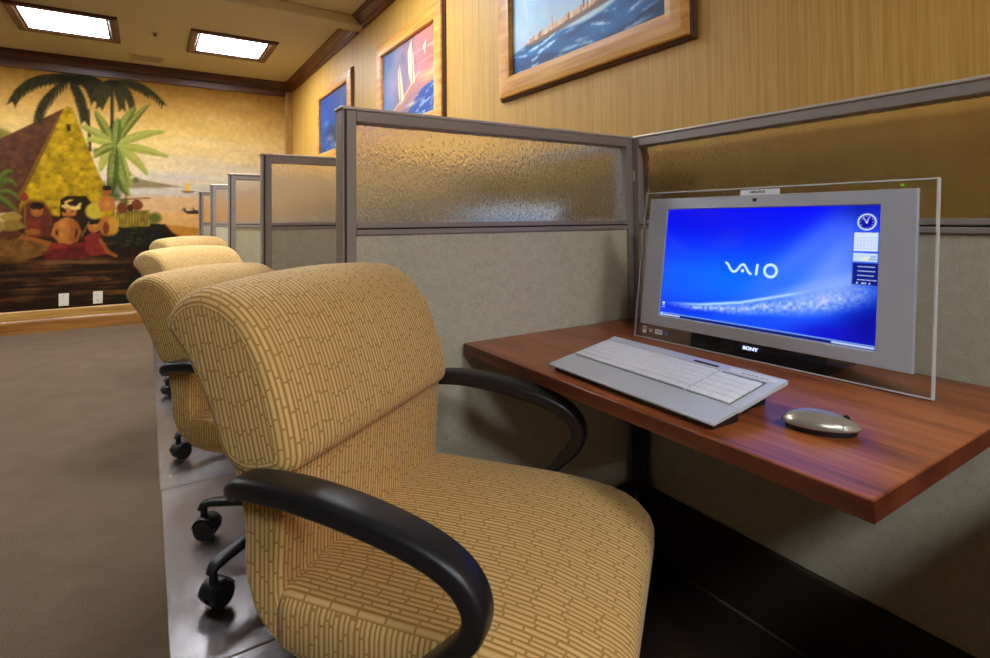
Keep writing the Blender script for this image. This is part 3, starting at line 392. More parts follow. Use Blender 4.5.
def paint_b(a, W, H):
    k = np.clip((a.X / W) * 1.1 - .1 + .35 * (a.noise(4, 5, 41) - .5), 0, 1); n = a.noise(8, 14, 44)
    a.C[:] = np.array((110, 134, 184)) * (1 - k[..., None]) + np.array((232, 118, 96)) * k[..., None]; a.C *= (1 + .3 * (n - .5))[..., None]
    keep = a.X; a.X = keep + a.Z * .8; st = np.clip((a.noise(3, 40, 47) - .52) * 4, 0, 1) * np.clip(k * 2 - .8, 0, 1); a.X = keep; a.blend(st * .7, (250, 196, 176))
    a.ell((.80, .24), .2, .05, (252, 190, 96), .8, 1); a.ell((.18, .30), .2, .14, (196, 170, 206), .5, 1); a.ell((.1, .5), .2, .1, (70, 100, 190), .5, 1)
    waves(a, 51, lambda x: .07 + .02 * np.sin(x * 12) + .14 * np.clip((x - .45) / .4, 0, 1), (14, 38, 112), (40, 92, 180), (200, 220, 244), 7, 18, -.2)
    a.poly([(.10, .06), (.30, .12), (.58, .26), (.62, .27), (.60, .24), (.34, .09), (.14, .03)], (206, 130, 96)); a.line([(.08, .06), (.34, .15), (.64, .29)], .014, .01, (240, 200, 160))
    a.poly([(.33, .12), (.30, .22), (.29, .36), (.32, .42), (.36, .30), (.40, .16)], (238, 214, 176)); a.poly([(.52, .22), (.47, .32), (.46, .46), (.52, .54), (.56, .36), (.575, .24)], (244, 220, 184))
    a.line([(.34, .12), (.31, .43)], .008, .005, (120, 80, 70)); a.line([(.54, .22), (.53, .56)], .008, .005, (120, 80, 70))
    a.poly([(.70, .44), (.75, .47), (.73, .42), (.735, .37), (.715, .41)], (250, 246, 240))
    a.line([(.22, .02), (.48, .09), (.66, .12)], .018, .008, (150, 90, 70), .8); a.ell((.52, .10), .12, .02, (236, 220, 214), .7, .8)
def paint_c(a, W, H):
    k = a.Z / H; n = a.noise(6, 8, 61)
    a.C[:] = np.array((16, 84, 160)) * (1 - k[..., None]) + np.array((6, 60, 146)) * k[..., None]; a.C *= (1 + .3 * (n - .5))[..., None]
    a.ell((.42, .12), .40, .16, (30, 46, 84), .9, .5); a.ell((.3, .10), .2, .08, (190, 206, 226), .6, .9); a.ell((.62, .22), .18, .06, (120, 150, 190), .6, .9)
    a.line([(.58, .22), (.66, .36), (.74, .47)], .02, .008, (84, 150, 170)); a.ell((.2, .28), .14, .05, (150, 180, 214), .5, .9)
    waves(a, 71, lambda x: .09 + .03 * np.sin(x * 8), (14, 40, 92), (50, 100, 170), (210, 226, 240), 7, 18)
painting('large framed painting of a crowded long boat on blue waves, nearest the desk', 1.203, 2.117, 1.75, 2.33, paint_a, 1.6)
painting('framed painting of a sailing canoe under a coral red sky, middle of the wall row', 2.93, 3.82, 1.735, 2.28, paint_b, .85)
painting('deep blue framed seascape painting, farthest along the right wall', 4.63, 5.54, 1.735, 2.28, paint_c, .9)

# ------------------------------------------------------------------ ceiling lights, vent, sprinkler
LF = [(0, 0), (0, .010), (.014, .022), (.050, .026), (.066, .020), (.070, 0)]
def ceiling_light(x, y, label):
    r = thing('ceiling_light', label, 'ceiling light', (x, y, ZC), group='square ceiling lights')
    bm = ring(bmesh.new(), -.288, .288, -.288, .288, LF, lambda u, v, h: (u, v, -h))
    obj('frame', bm, M['light_wood'], r)
    obj('lip', ring(bmesh.new(), -.276, .276, -.276, .276, [(0, 0), (0, .012), (.012, .012), (.012, 0)], lambda u, v, h: (u, v, -h)), M['panel_dark'], r)
    obj('diffuser', B((-.276, -.276, -.006), (.276, .276, -.001)), M['diffuser'], r)
    return r
LAMPS_OUT = [(.665, 3.04), (-.575, 3.04), (.665, -1.6), (-.575, -1.6), (.665, -4.2), (-1.815, 5.65)]
L0 = ceiling_light(.665, 5.65, 'lit square ceiling light in a dark wood frame nearest the far right corner')
dup(L0, 'lit square ceiling light at the top left, in front of the thatched hut mural', (-.575, 5.68, ZC))
for x, y in LAMPS_OUT: dup(L0, 'lit square ceiling light over the aisle towards the viewer', (x, y, ZC))
vt = thing('ceiling_vent', 'small louvred air vent in the ceiling above the palm crowns', 'vent', (-.015, 6.53, ZC))
obj('frame', ring(bmesh.new(), -.13, .13, -.10, .10, [(0, 0), (0, .006), (.02, .008), (.024, 0)], lambda u, v, h: (u, v, -h)), M['ceiling'], vt)
obj('duct', B((-.13, -.10, -.002), (.13, .10, 0)), M['panel_dark'], vt)
for i in range(5): obj('slat', B((-.13, -.080 + i * .04, -.008), (.13, -.066 + i * .04, -.003)), M['ceiling'], vt)
sp_ = thing('ceiling_sprinkler', 'small round sprinkler head in the ceiling between the two lights', 'sprinkler', (.047, 5.6, ZC))
obj('escutcheon', cyl(bmesh.new(), (0, 0, -.006), (0, 0, 0), .03, .034), M['ceiling'], sp_)
obj('head', cyl(bmesh.new(), (0, 0, -.03), (0, 0, -.006), .012, .016), M['silver_dark'], sp_)

# ------------------------------------------------------------------ cubicle partitions
ZT, ZR = 1.340, 1.045
def partition(label, L, loc, rz, post):
    r = thing('partition_panel', label, 'partition', loc, rz, 'grey cubicle partitions')
    Z1 = ZT - .008
    obj('end_trim', B((0, 0, .0), (.006, T, Z1), .0015), M['panel_metal'], r)
    obj('slot_strip', B((.006, .004, .0), (.011, T - .004, Z1)), M['panel_dark'], r)
    for x in (.011, L - .024): obj('stile', B((x, 0, .0), (x + .024, T, Z1), .0025), M['panel_metal'], r)
    obj('top_rail', B((.035, .0005, Z1 - .027), (L - .024, T - .0005, Z1), .0025), M['panel_metal'], r)
    obj('top_cap', B((-.004, -.003, Z1), (L + (T if post else 0), T + .003, ZT), .003), M['panel_cap'], r)
    for z in (1.0305, 1.0475): obj('mid_rail', B((.035, .0005, z), (L - .024, T - .0005, z + .0135), .002), M['panel_metal'], r)
    obj('rail_groove', B((.035, .006, 1.044), (L - .024, T - .006, 1.0475)), M['panel_dark'], r)
    obj('glass_pane', B((.033, T / 2 - .003, 1.06), (L - .022, T / 2 + .003, Z1 - .025)), M['ripple'], r, label='ripple-textured glass pane')
    obj('fabric_panel', B((.033, .006, .18), (L - .022, T - .006, 1.032), .004), M['fabric'], r)
    obj('base_cover', B((.02, -.012, .0), (L - .02, T + .012, .2), .004), M['base_dark'], r)
    if post:
        p_ = obj('corner_post', B((L, 0, 0), (L + T, T, Z1), .003), M['panel_metal'], r)
        obj('connector_clip', B((L - .004, -.008, 1.19), (L + .014, .002, 1.225), .002), M['panel_cap'], p_)
    return r
D0 = partition('nearest grey partition beside the cherry desk, rippled glass above grey fabric', XB - XL, (XL, YP, 0), 0, True)
for i, s_ in enumerate(('second partition from the cherry desk, its end showing left of the nearest one', 'third partition from the desk, behind the second bamboo-fabric chair', 'fourth partition from the desk, mostly hidden by nearer ones', 'farthest partition, closest to the mural wall')):
    dup(D0, s_, (XL, YP + (i + 1) * PITCH_Y, 0))
partition('long grey partition behind the computer, running along the right wall', 1.60, (XB + T, YP - 1.60, 0), math.pi / 2, False)
Q0 = partition('partition along the right wall seen blurred through the nearest rippled glass', PITCH_Y - T, (XB + T, YP + T, 0), math.pi / 2, False)
for i, s_ in enumerate(('partition along the right wall behind the second divider', 'partition along the right wall behind the third divider', 'partition along the right wall behind the fourth divider')):
    dup(Q0, s_, (XB + T, YP + T + (i + 1) * PITCH_Y, 0))

# ------------------------------------------------------------------ clear chair mats
def mat_mesh(): return B((0, 0, 0), (1.29, PITCH_Y - .006, .004), .0015, 1)
m0 = obj('chair_mat', mat_mesh(), M['mat']); m0.location = (.05, 1.49, .001); tag(m0, 'clear plastic chair mat behind the nearest chair, glossy under its casters', 'floor mat', 'clear chair mats')
for i, s_ in enumerate(('clear plastic chair mat under the second chair, next beyond the glossy one', 'clear plastic chair mat under the third chair', 'clear plastic chair mat farthest from the viewer')):
    d_ = dup(m0, s_, (.045 - .002 * i, 1.49 + (i + 1) * PITCH_Y, .001))
d_ = dup(m0, 'clear plastic chair mat under the nearest chair and desk', (.052, 1.49 - PITCH_Y, .001))

# ------------------------------------------------------------------ desk
def make_desk(label, dy, parent=None):
    r = thing('desk', label, 'desk', (.7103, .2974 + dy, 0))
    obj('desktop', B((.001, .001, .709), (XB - .7103 - .002, .971, .737), .002, 2), M['desk'], r)
    eb = bmesh.new(); box(eb, (0, 0, .7095), (.0015, .970, .7355), .0006, 1); box(eb, (0, 0, .7095), (XB - .7103 - .002, .0015, .7355), .0006, 1)
    obj('edge_band', eb, M['desk_edge'], r, label='darker front and end edge')
    for y in (.90,):
        s_ = obj('support_post', B((.600, y, .2), (.640, y + .045, .709), .004), M['base_dark'], r)
        obj('support_arm', B((.18, y + .01, .672), (.602, y + .035, .709), .003), M['base_dark'], s_)
    return r
make_desk('cherry wood desk carrying the lit computer, keyboard and mouse', 0)
make_desk('unseen neighbouring desk beyond the right edge, added to shade under the cherry desk', -PITCH_Y - .036)  # out of view; added so its shadow falls under the main desk

# ------------------------------------------------------------------ all-in-one computer
EW = Vector((.04138463, -.99914329, 0)); EU = Vector((.15309858, .00634136, .98819057)); EN = EW.cross(EU)
def screen_art():
    W, H = .503, .287; a = Art(0, W, 0, H, .00145); ox, oz = .2535, -.065             # drawn in monitor-plane metres: x+ox, z+oz
    X = a.X - ox; Z = a.Z - oz
    n = a.noise(9, 9, 81); k = np.clip((.352 - Z) / .25, 0, 1)
    for ch, v in enumerate(((0, 0, 0, 0), (6, 44, 86, 70), (250, 255, 255, 255))): a.C[..., ch] = np.interp(k, [0, .3, .65, 1], v)
    def glow(c, ang, rx, rz, col, al):
        dx, dz = X - c[0], Z - c[1]; ca, sa = math.cos(ang), math.sin(ang); u = (dx * ca + dz * sa) / rx; v = (-dx * sa + dz * ca) / rz
        a.blend(np.exp(-(u * u + v * v)) * al, col)
    glow((-.05, .17), .1, .16, .06, (0, 112, 255), .75)
    glow((.10, .245), .75, .20, .035, (84, 130, 255), .7); glow((.17, .235), .9, .12, .04, (120, 158, 255), .75); glow((.19, .19), .5, .09, .04, (140, 172, 255), .7)
    glow((-.16, .33), 0, .16, .05, (0, 0, 226), .7); glow((.22, .35), 0, .05, .03, (0, 14, 150), .7)
    glow((.23, .10), .9, .10, .05, (2, 8, 150), .95); glow((.16, .085), .1, .07, .02, (0, 6, 205), .8); glow((-.2, .095), 0, .1, .014, (0, 34, 226), .7)
    edge = np.interp(X, [-.28, -.20, -.137, -.03, .098, .2, .26], [.103, .104, .1085, .126, .161, .194, .214])      # crest of the light sweep
    d = edge - Z; s1 = np.clip((X + .25) / .12, 0, 1) * np.clip((.27 - X) / .10, 0, 1)
    wd = np.interp(X, [-.25, -.1, .05, .15, .25], [.008, .02, .042, .058, .06])
    gr = a.noise(170, 170, 83, 2); body = np.clip(1 - np.abs(d / wd - .5) * 1.7, 0, 1) * (d > -.004)
    a.blend(body * s1 * (.45 + .9 * (gr - .35)) * 1.35, (188, 204, 255))
    a.blend(np.exp(-(d / .0035) ** 2) * s1 * .85 * np.clip((.14 - X) / .06, .15, 1), (205, 240, 255))
    a.blend(np.exp(-((d + .006) / .014) ** 2) * np.clip((X - .0) / .1, 0, 1) * .55, (150, 180, 255))
    def P(*q): return [(x + ox, z + oz) for x, z in q]
    # wave-shaped word mark
    wv = [(-.0718, .2180), (-.0655, .2125), (-.0600, .2035), (-.0545, .1985), (-.0495, .1975), (-.0440, .2005), (-.0390, .2070), (-.0340, .2135), (-.0290, .2160), (-.0245, .2140), (-.0195, .2070), (-.0145, .1990), (-.0085, .1950)]
    wc = (206, 238, 255)
    a.line([(p[0] + ox, p[1] + oz) for p in catmull(wv, 4)], .0052, .0052, wc)
    a.ell((-.0290 + ox, .2010 + oz), .0042, .0042, wc); a.line(P((.0065, .2165), (.0045, .1955)), .0062, .0062, wc)
    r_ = np.hypot((X - .0375) / 1.0, Z - .2055); a.blend(np.clip((.0031 - np.abs(r_ - .0138)) / a.step + .5, 0, 1), wc)
    # sidebar gadgets: clock, calendar, weather, headlines
    a.poly(P((.2015, .352), (.2495, .352), (.2495, .185), (.2015, .185)), (10, 40, 190), .15)
    r_ = np.hypot(X - .2255, (Z - .3175)); a.blend(np.clip((.0165 - r_) / a.step + .5, 0, 1), (6, 16, 170)); a.blend(np.clip((.0016 - np.abs(r_ - .0155)) / a.step + .5, 0, 1), (206, 226, 255))
    a.line(P((.2255, .3165), (.2185, .3265)), .0018, .0016, (230, 240, 255)); a.line(P((.2255, .3165), (.2290, .3270)), .0018, .0016, (230, 240, 255)); a.ell((.2255 + ox, .3165 + oz), .0022, .0022, (230, 240, 255))
    for i in range(12): a.ell((.2255 + ox + .0115 * math.sin(i * math.pi / 6), .3175 + oz + .0115 * math.cos(i * math.pi / 6)), .0008, .0008, (190, 214, 255))
    a.poly(P((.2040, .2950), (.2465, .2950), (.2465, .2585), (.2040, .2585)), (214, 230, 255))
    for i in range(1, 7): a.line(P((.2040 + i * .0061, .2885), (.2040 + i * .0061, .2605)), .0012, .0012, (176, 196, 240), .6)
    for i in range(1, 6): a.line(P((.2060, .2900 - i * .0052), (.2445, .2900 - i * .0052)), .0012, .0012, (176, 196, 240), .6)
    for i in range(9): a.ell((.2065 + i * .0047 + ox, .2952 + oz), .0014, .0014, (230, 240, 255))
    a.poly(P((.2035, .2545), (.2465, .2545), (.2465, .2375), (.2035, .2375)), (196, 222, 250)); a.ell((.226 + ox, .243 + oz), .011, .005, (240, 240, 190), .9, .8); a.line(P((.235, .2475), (.243, .2475)), .002, .002, (110, 140, 200)); a.line(P((.233, .2425), (.244, .2425)), .002, .002, (110, 140, 200))
    a.poly(P((.2035, .2345), (.2485, .2345), (.2485, .1915), (.2035, .1915)), (6, 18, 120), .9)
    rr = random.Random(5)
    for i in range(4):
        z = .2275 - i * .0088; x = .2135
        while x < .2425:
            l_ = rr.uniform(.001, .0034); a.line(P((x, z), (x + l_, z)), .0017, .0017, (200, 216, 250)); x += l_ + .0022
    for x in (.2125, .2215, .2245, .2275, .2345): a.ell((x + ox, .1945 + oz), .0013, .0013, (214, 228, 255))
    # desktop icon and task bar
    a.poly(P((-.2475, .1035), (-.2395, .1035), (-.2405, .0935), (-.2465, .0935)), (196, 222, 255)); a.ell((-.2435 + ox, .097 + oz), .002, .002, (90, 140, 230)); a.line(P((-.2490, .0895), (-.2380, .0895)), .002, .002, (180, 206, 255), .8)
    a.poly(P((-.26, .0745), (.26, .0745), (.26, .06), (-.26, .06)), (4, 26, 110)); a.line(P((-.26, .0748), (.26, .0748)), .0026, .0026, (120, 166, 255)); a.line(P((-.26, .0657), (.26, .0657)), .0016, .0016, (226, 232, 255))
    a.ell((-.2470 + ox, .0705 + oz), .0042, .0042, (150, 214, 255))
    for x in np.arange(-.240, -.190, .0042): a.line(P((x, .0705), (x + .0022, .0705)), .0034, .0034, (210, 224, 255))
    for x in np.arange(.172, .246, .0040): a.line(P((x, .0708), (x + .0024, .0708)), .0036, .0036, (206, 220, 255))
    a.blend(np.clip((np.abs(X + .002) - .249) / .002, 0, 1) * .7, (2, 10, 110))
    return a, ox, oz
SA, SOX, SOZ = screen_art()
def make_computer():
    r = thing('desktop_computer', 'silver all-in-one desktop computer with glowing blue screen in a clear acrylic surround', 'computer', (1.161, .733, .7412))
    r.rotation_euler = Matrix((EW, EU, EN)).transposed().to_euler()
    obj('acrylic_surround', B((-.338, -.002, -.010), (.338, .402, 0), .0016), M['clear'], r, label='clear acrylic slab around the silver bezel')
    bm = ring(bmesh.new(), -.2540, .2495, .0652, .3522, [(-.002, .003), (0, .009), (.0012, .0098), (.052, .0098), (.0535, .0085), (.0535, .0004)], lambda u, v, h: (u, v, h))
    for v in bm.verts:                                                                  # unequal borders: 57 mm sides, 30 mm top, 28 mm bottom
        x, y = v.co.x, v.co.y
        if x < -.256: v.co.x = -.254 + (x + .254) * 1.105
        if x > .2515: v.co.x = .2495 + (x - .2495) * 1.13
        if y > .354: v.co.y = .3522 + (y - .3522) * .55
        if y < .0635: v.co.y = .0652 + (y - .0652) * .52
    bz = obj('bezel', bm, M['silver'], r, label='silver bezel')
    obj('rear_housing', B((-.29, .05, -.055), (.29, .372, -.0102), .012), M['black_plastic'], r)
    obj('screen', SA.mesh('screen', lambda x, z: np.stack([x - SOX, z - SOZ, np.full_like(x, .006)], 1)), M['screen'], r)
    obj('screen_backing', B((-.262, .058, .0006), (.258, .358, .005)), M['black_plastic'], r)
    # stand: built level with the desk behind the slab
    bk = Vector((-EN.x, -EN.y, 0)).normalized()
    bm = bmesh.new(); prof = [(.004, .001), (.15, .001), (.15, .010), (.075, .022), (.052, .17), (.034, .17), (.012, .04)]
    extrude(bm, prof, -.16, .16, lambda p, s: (lambda q: (q.dot(EW), q.dot(EU), q.dot(EN)))(EW * s + bk * p[0] + Vector((0, 0, p[1] - .0025))))
    obj('stand', bm, M['black_plastic'], r)
    wc = bmesh.new(); extrude(wc, [(-.0145, .3735), (-.0025, .3735), (-.0045, .3655), (-.0125, .3655)], .0096, .0104, lambda p, s: (p[0], p[1], s)); obj('webcam', wc, M['ink'], bz)
    return r
C1 = make_computer()
obj('edge_light_rim', ring(bmesh.new(), -.336, .336, .0, .400, [(-.0006, -.0103), (-.0006, .0003), (.0022, .0003), (.0024, -.0103)], lambda u, v, h: (u, v, h)), M['edge_light_paint'], C1, label='pale opaque rim painting the light in the acrylic edge')
def put_text(name, body, size, width, at, mat, parent, bold=0.0):
    o = obj(name, text_mesh(body, size, .0003, bold, width), mat, parent); o.location = at; return o
tape = obj('label_tape', B((-.0505, .3838, .0002), (.0445, .3965, .0008)), M['white_label'], C1, label='white printed name tape')
put_text('printed_name', 'HIKUNUI', .0085, .036, (-.008, .3902, .0009), M['ink'], tape, .0002)
put_text('brand_lettering', 'SONY', .0105, .037, (-.001, .0240, .0006), M['lit_letters'], C1, .0005)
put_text('small_lettering', 'VAIO', .006, .022, (-.296, .3925, .0006), M['silver'], C1)
for x, w_, h_, mt in ((-.3030, .012, .018, 'white_label'), (-.2810, .014, .011, 'sticker_grey'), (-.2560, .025, .013, 'white_label'), (-.2320, .012, .013, 'sticker_blue')):
    s_ = obj('sticker', B((x - w_ / 2, .021 - h_ / 2, .0), (x + w_ / 2, .021 + h_ / 2, .0007)), M[mt], C1)
    b_ = bmesh.new()
    if mt == 'white_label' and w_ < .02: cyl(b_, (x, .0235, .0006), (x, .0235, .0010), .0042)
    elif mt == 'white_label': [box(b_, (x - .009 + i * .0045, .0195, .0006), (x - .006 + i * .0045, .0225, .0010)) for i in range(4)]
    elif mt == 'sticker_blue': box(b_, (x - .003, .0165, .0006), (x + .003, .0255, .0010))
    else: sweep(b_, [(x - .005, .022, .0008), (x - .001, .018, .0008), (x + .006, .026, .0008)], (0, 0, 1), .0003, .0009, 4, 6)
    obj('print', b_, M['sticker_grey'] if mt != 'sticker_grey' else M['white_label'], s_)
obj('power_light', ring(bmesh.new(), -.0016 + .281, .0016 + .281, .3897, .3922, [(0, .0003), (.0008, .0006), (.0010, .0003)], lambda u, v, h: (u, v, h)), M['led'], C1, label='small green power light')

for i, (a_, b_) in enumerate((('second computer, a pale blur through the nearest rippled glass', 'second desk, hidden behind the nearest partition'),)):
    c_ = dup(C1, a_, (1.161, .733 + PITCH_Y * (i + 1), .7412))
    for ch in c_.children:
        if ch.name.startswith('screen') and 'backing' not in ch.name: ch.material_slots[0].link = 'OBJECT'; ch.material_slots[0].material = emit('pale_lit_screen', (150, 172, 206), .5)
    make_desk(b_, PITCH_Y * (i + 1))

# ------------------------------------------------------------------ keyboard
SL = math.atan2(.0350, .196)
KB = thing('keyboard', 'silver white full size keyboard at the desk front edge', 'keyboard', (.7335, .7295, .737), math.radians(-91.4))
def zp(y): return .0148 + y * math.tan(SL)                      # sloping top plane
def slab(bm, x0, x1, y0, y1, th, dz=0, taper=.0):
    pts = [(x0, y0), (x1, y0), (x1 + taper, y1), (x0 - taper, y1)]
    t_ = [bm.verts.new((x, y, zp(y) + dz)) for x, y in pts]; b_ = [bm.verts.new((x, y, zp(y) + dz - th)) for x, y in pts]
    bm.faces.new(t_); bm.faces.new(b_[::-1])
    for i in range(4): bm.faces.new((t_[i], b_[i], b_[(i + 1) % 4], t_[(i + 1) % 4]))
    return bm
def bevelled(bm, d): bmesh.ops.recalc_face_normals(bm, faces=bm.faces[:]); bmesh.ops.bevel(bm, geom=bm.edges[:], offset=d, segments=2, affect='EDGES', profile=.5); return bm
obj('deck', bevelled(slab(bmesh.new(), -.2085, .2085, .063, .198, .008, 0, .0015), .0015), M['keydeck'], KB)
pr = bmesh.new(); extrude(pr, [(0, zp(0) - .0035), (0, zp(0) - .0008), (.0012, zp(.0012)), (.0615, zp(.0615)), (.0615, zp(.0615) - .006), (.004, zp(.004) - .0042)], -.2080, .2080, lambda p, s: (s, p[0], p[1]))
obj('palm_rest', pr, M['palm'], KB)
wg = bmesh.new(); extrude(wg, [(.010, .0008), (.012, zp(.012) - .0042), (.074, zp(.074) - .0078), (.074, .0008)], -.199, .199, lambda p, s: (s, p[0], p[1])); obj('front_foot', wg, M['black_plastic'], KB)
bt = bmesh.new(); extrude(bt, [(.07, .0015), (.185, .0015), (.188, zp(.188) - .0082), (.07, zp(.07) - .0082)], -.175, .175, lambda p, s: (s, p[0], p[1]))
obj('underside', bt, M['black_plastic'], KB)
obj('key_well', slab(bmesh.new(), -.199, .190, .066, .168, .0004, .0004), M['silver_dark'], KB)
obj('well_divider', slab(bmesh.new(), .0985, .1035, .066, .168, .002, .0019), M['keydeck'], KB)
obj('display_strip', slab(bmesh.new(), .030, .085, .1775, .1835, .0006, .0006), M['ink'], KB)
obj('light_strip', slab(bmesh.new(), .110, .200, .174, .187, .0008, .0008), M['white_label'], KB)
obj('chrome_strip', slab(bmesh.new(), -.199, .100, .1695, .1720, .0022, .0022), M['white_label'], KB)
pl = bmesh.new(); [box(pl, (x, .178, zp(.18) + .0002), (x + .006, .1795, zp(.18) + .0013)) for x in (.135, .145, .153, .161, .172, .181)]
obj('printed_marks', pl, M['sticker_grey'], KB)
KC = {}
def key(cx, cy, w_, d_):
    kk = (round(w_, 5), round(d_, 5)); z = zp(cy) + .0008
    if kk not in KC:
        KC[kk] = obj('key', B((-w_ / 2, -d_ / 2, 0), (w_ / 2, d_ / 2, .0032), .0009, 1), M['key'], KB); o = KC[kk]
    else:
        o = KC[kk].copy(); COL.objects.link(o); o.parent = KB
    o.location = (cx, cy, z); o.rotation_euler = (SL, 0, 0)
g_ = .0009
rows = [(.0745, .0152, [1.3, 1.1, 1.1, 1.1, 5.2, 1.1, 1.1, 1.0, 1.0, 1.0]), (.0915, .0158, [2.3] + [1] * 10 + [2.7]), (.1080, .0158, [1.8] + [1] * 11 + [2.2]), (.1245, .0158, [1.5] + [1] * 12 + [1.5]), (.1410, .0158, [1] * 13 + [2]), (.1565, .0128, [1] * 15)]
for cy, d_, ws in rows:
    u = (.0985 + .1985) / sum(ws); x = -.1985
    for ww in ws: key(x + ww * u / 2, cy, ww * u - g_, d_); x += ww * u
for ri, cy in enumerate((.0745, .0930, .1115, .1300, .1490)):
    ws = [2, 1, 1] if ri == 0 else [1, 1, 1, 1]; x = .1040; u = .0855 / 4
    for ww in ws: key(x + ww * u / 2, cy, ww * u - g_, .0172); x += ww * u
for x in np.arange(-.185, .02, .023):
    b_ = obj('media_button', slab(bmesh.new(), x, x + .015, .178, .186, .001, .001), M['keydeck'], KB)

# ------------------------------------------------------------------ mouse
MO = thing('computer_mouse', 'silver oval computer mouse on the cherry desk, right of the keyboard', 'mouse', (.8765, .4385, .737), math.radians(-58))
bm = bmesh.new(); bmesh.ops.create_uvsphere(bm, u_segments=40, v_segments=20, radius=1)
for v in bm.verts:
    x, y, z = v.co
    if z > 0: v.co = (x * .0535 * (1 - .05 * z), y * .0315, .0095 + z * .0215 * (1 - .12 * x))
    else: v.co = (x * .0535 * (1 + .10 * z), y * .0315 * (1 + .16 * z), .0095 + z * .0035)
obj('shell', bm, M['mouse'], MO, smooth=True)
bm = cyl(bmesh.new(), (0, 0, .0006), (0, 0, .0082), 1, 1.06, 40)
for v in bm.verts: v.co.x *= .0475; v.co.y *= .0265
obj('base', bm, M['black_plastic'], MO)
arc = [(.026 + .0012 * math.cos(q * 1.0), .0312 * math.sin(q), .0) for q in np.linspace(-1.25, 1.25, 25)]
def mz(x, y): q = max(0, 1 - (x / .0535) ** 2 - (y / .0315) ** 2); z = math.sqrt(q); return .0095 + z * .0215 * (1 - .12 * x / .0535)
sl = sweep(bmesh.new(), [(p[0], p[1] * .93, mz(p[0] * 1.02, p[1] * .93) + .0003) for p in arc], (1, 0, 0), .0006, .0005, 2, 6)
obj('button_seam', sl, M['silver_dark'], MO)
obj('scroll_wheel', cyl(bmesh.new(), (.0345, -.0028, mz(.0345, 0) - .001), (.0345, .0028, mz(.0345, 0) - .001), .0045), M['ink'], MO)

# ------------------------------------------------------------------ office chairs
def loft(prof, W, r, shape, nseg=6, nmid=10, up=lambda w, f, z: (f, z)):
    """sweep a closed side profile across the width with rounded ends; UV: u across, v along the profile"""
    P = np.array(catmull(prof, 5, True)); N = len(P); d = np.roll(P, -1, 0) - np.roll(P, 1, 0); nr = np.stack([d[:, 1], -d[:, 0]], 1); nr /= np.linalg.norm(nr, axis=1)[:, None]
    if ((P[:, 0] * np.roll(P[:, 1], -1)) - (np.roll(P[:, 0], -1) * P[:, 1])).sum() < 0: nr = -nr
    arc = np.concatenate([[0], np.cumsum(np.linalg.norm(np.roll(P, -1, 0) - P, axis=1))])
    st = []
    for i in range(nseg + 1):
        q = math.pi / 2 * i / nseg; st.append((-(W - r) - r * math.cos(q), r * (1 - math.sin(q))))
    st += [(-(W - r) + 2 * (W - r) * i / nmid, 0) for i in range(1, nmid)] + [(-w_, s_) for w_, s_ in st[::-1]]
    bm = bmesh.new(); uvl = bm.loops.layers.uv.new('UVMap'); R = []; us = []; ua = 0
    for i, (w_, ins) in enumerate(st):
        if i: ua += math.hypot(w_ - st[i - 1][0], ins - st[i - 1][1])
        us.append(ua); rg = []
        for k in range(N):
            f, z = P[k] - nr[k] * ins; f, z = up(w_, f, z); rg.append(bm.verts.new((w_, -f, z)))
        R.append(rg)
    for i in range(len(st) - 1):
        for k in range(N):
            k2 = (k + 1) % N; fc = bm.faces.new((R[i][k], R[i][k2], R[i + 1][k2], R[i + 1][k]))
            for lp, uv in zip(fc.loops, ((us[i], arc[k]), (us[i], arc[k + 1]), (us[i + 1], arc[k + 1]), (us[i + 1], arc[k]))): lp[uvl].uv = uv
    for rg in (R[0], R[-1]):
        fc = bm.faces.new(rg)
        for lp in fc.loops: lp[uvl].uv = (-lp.vert.co.y * shape[0] + lp.vert.co.z * shape[1], lp.vert.co.z * shape[0] + lp.vert.co.y * shape[1])
    return bm
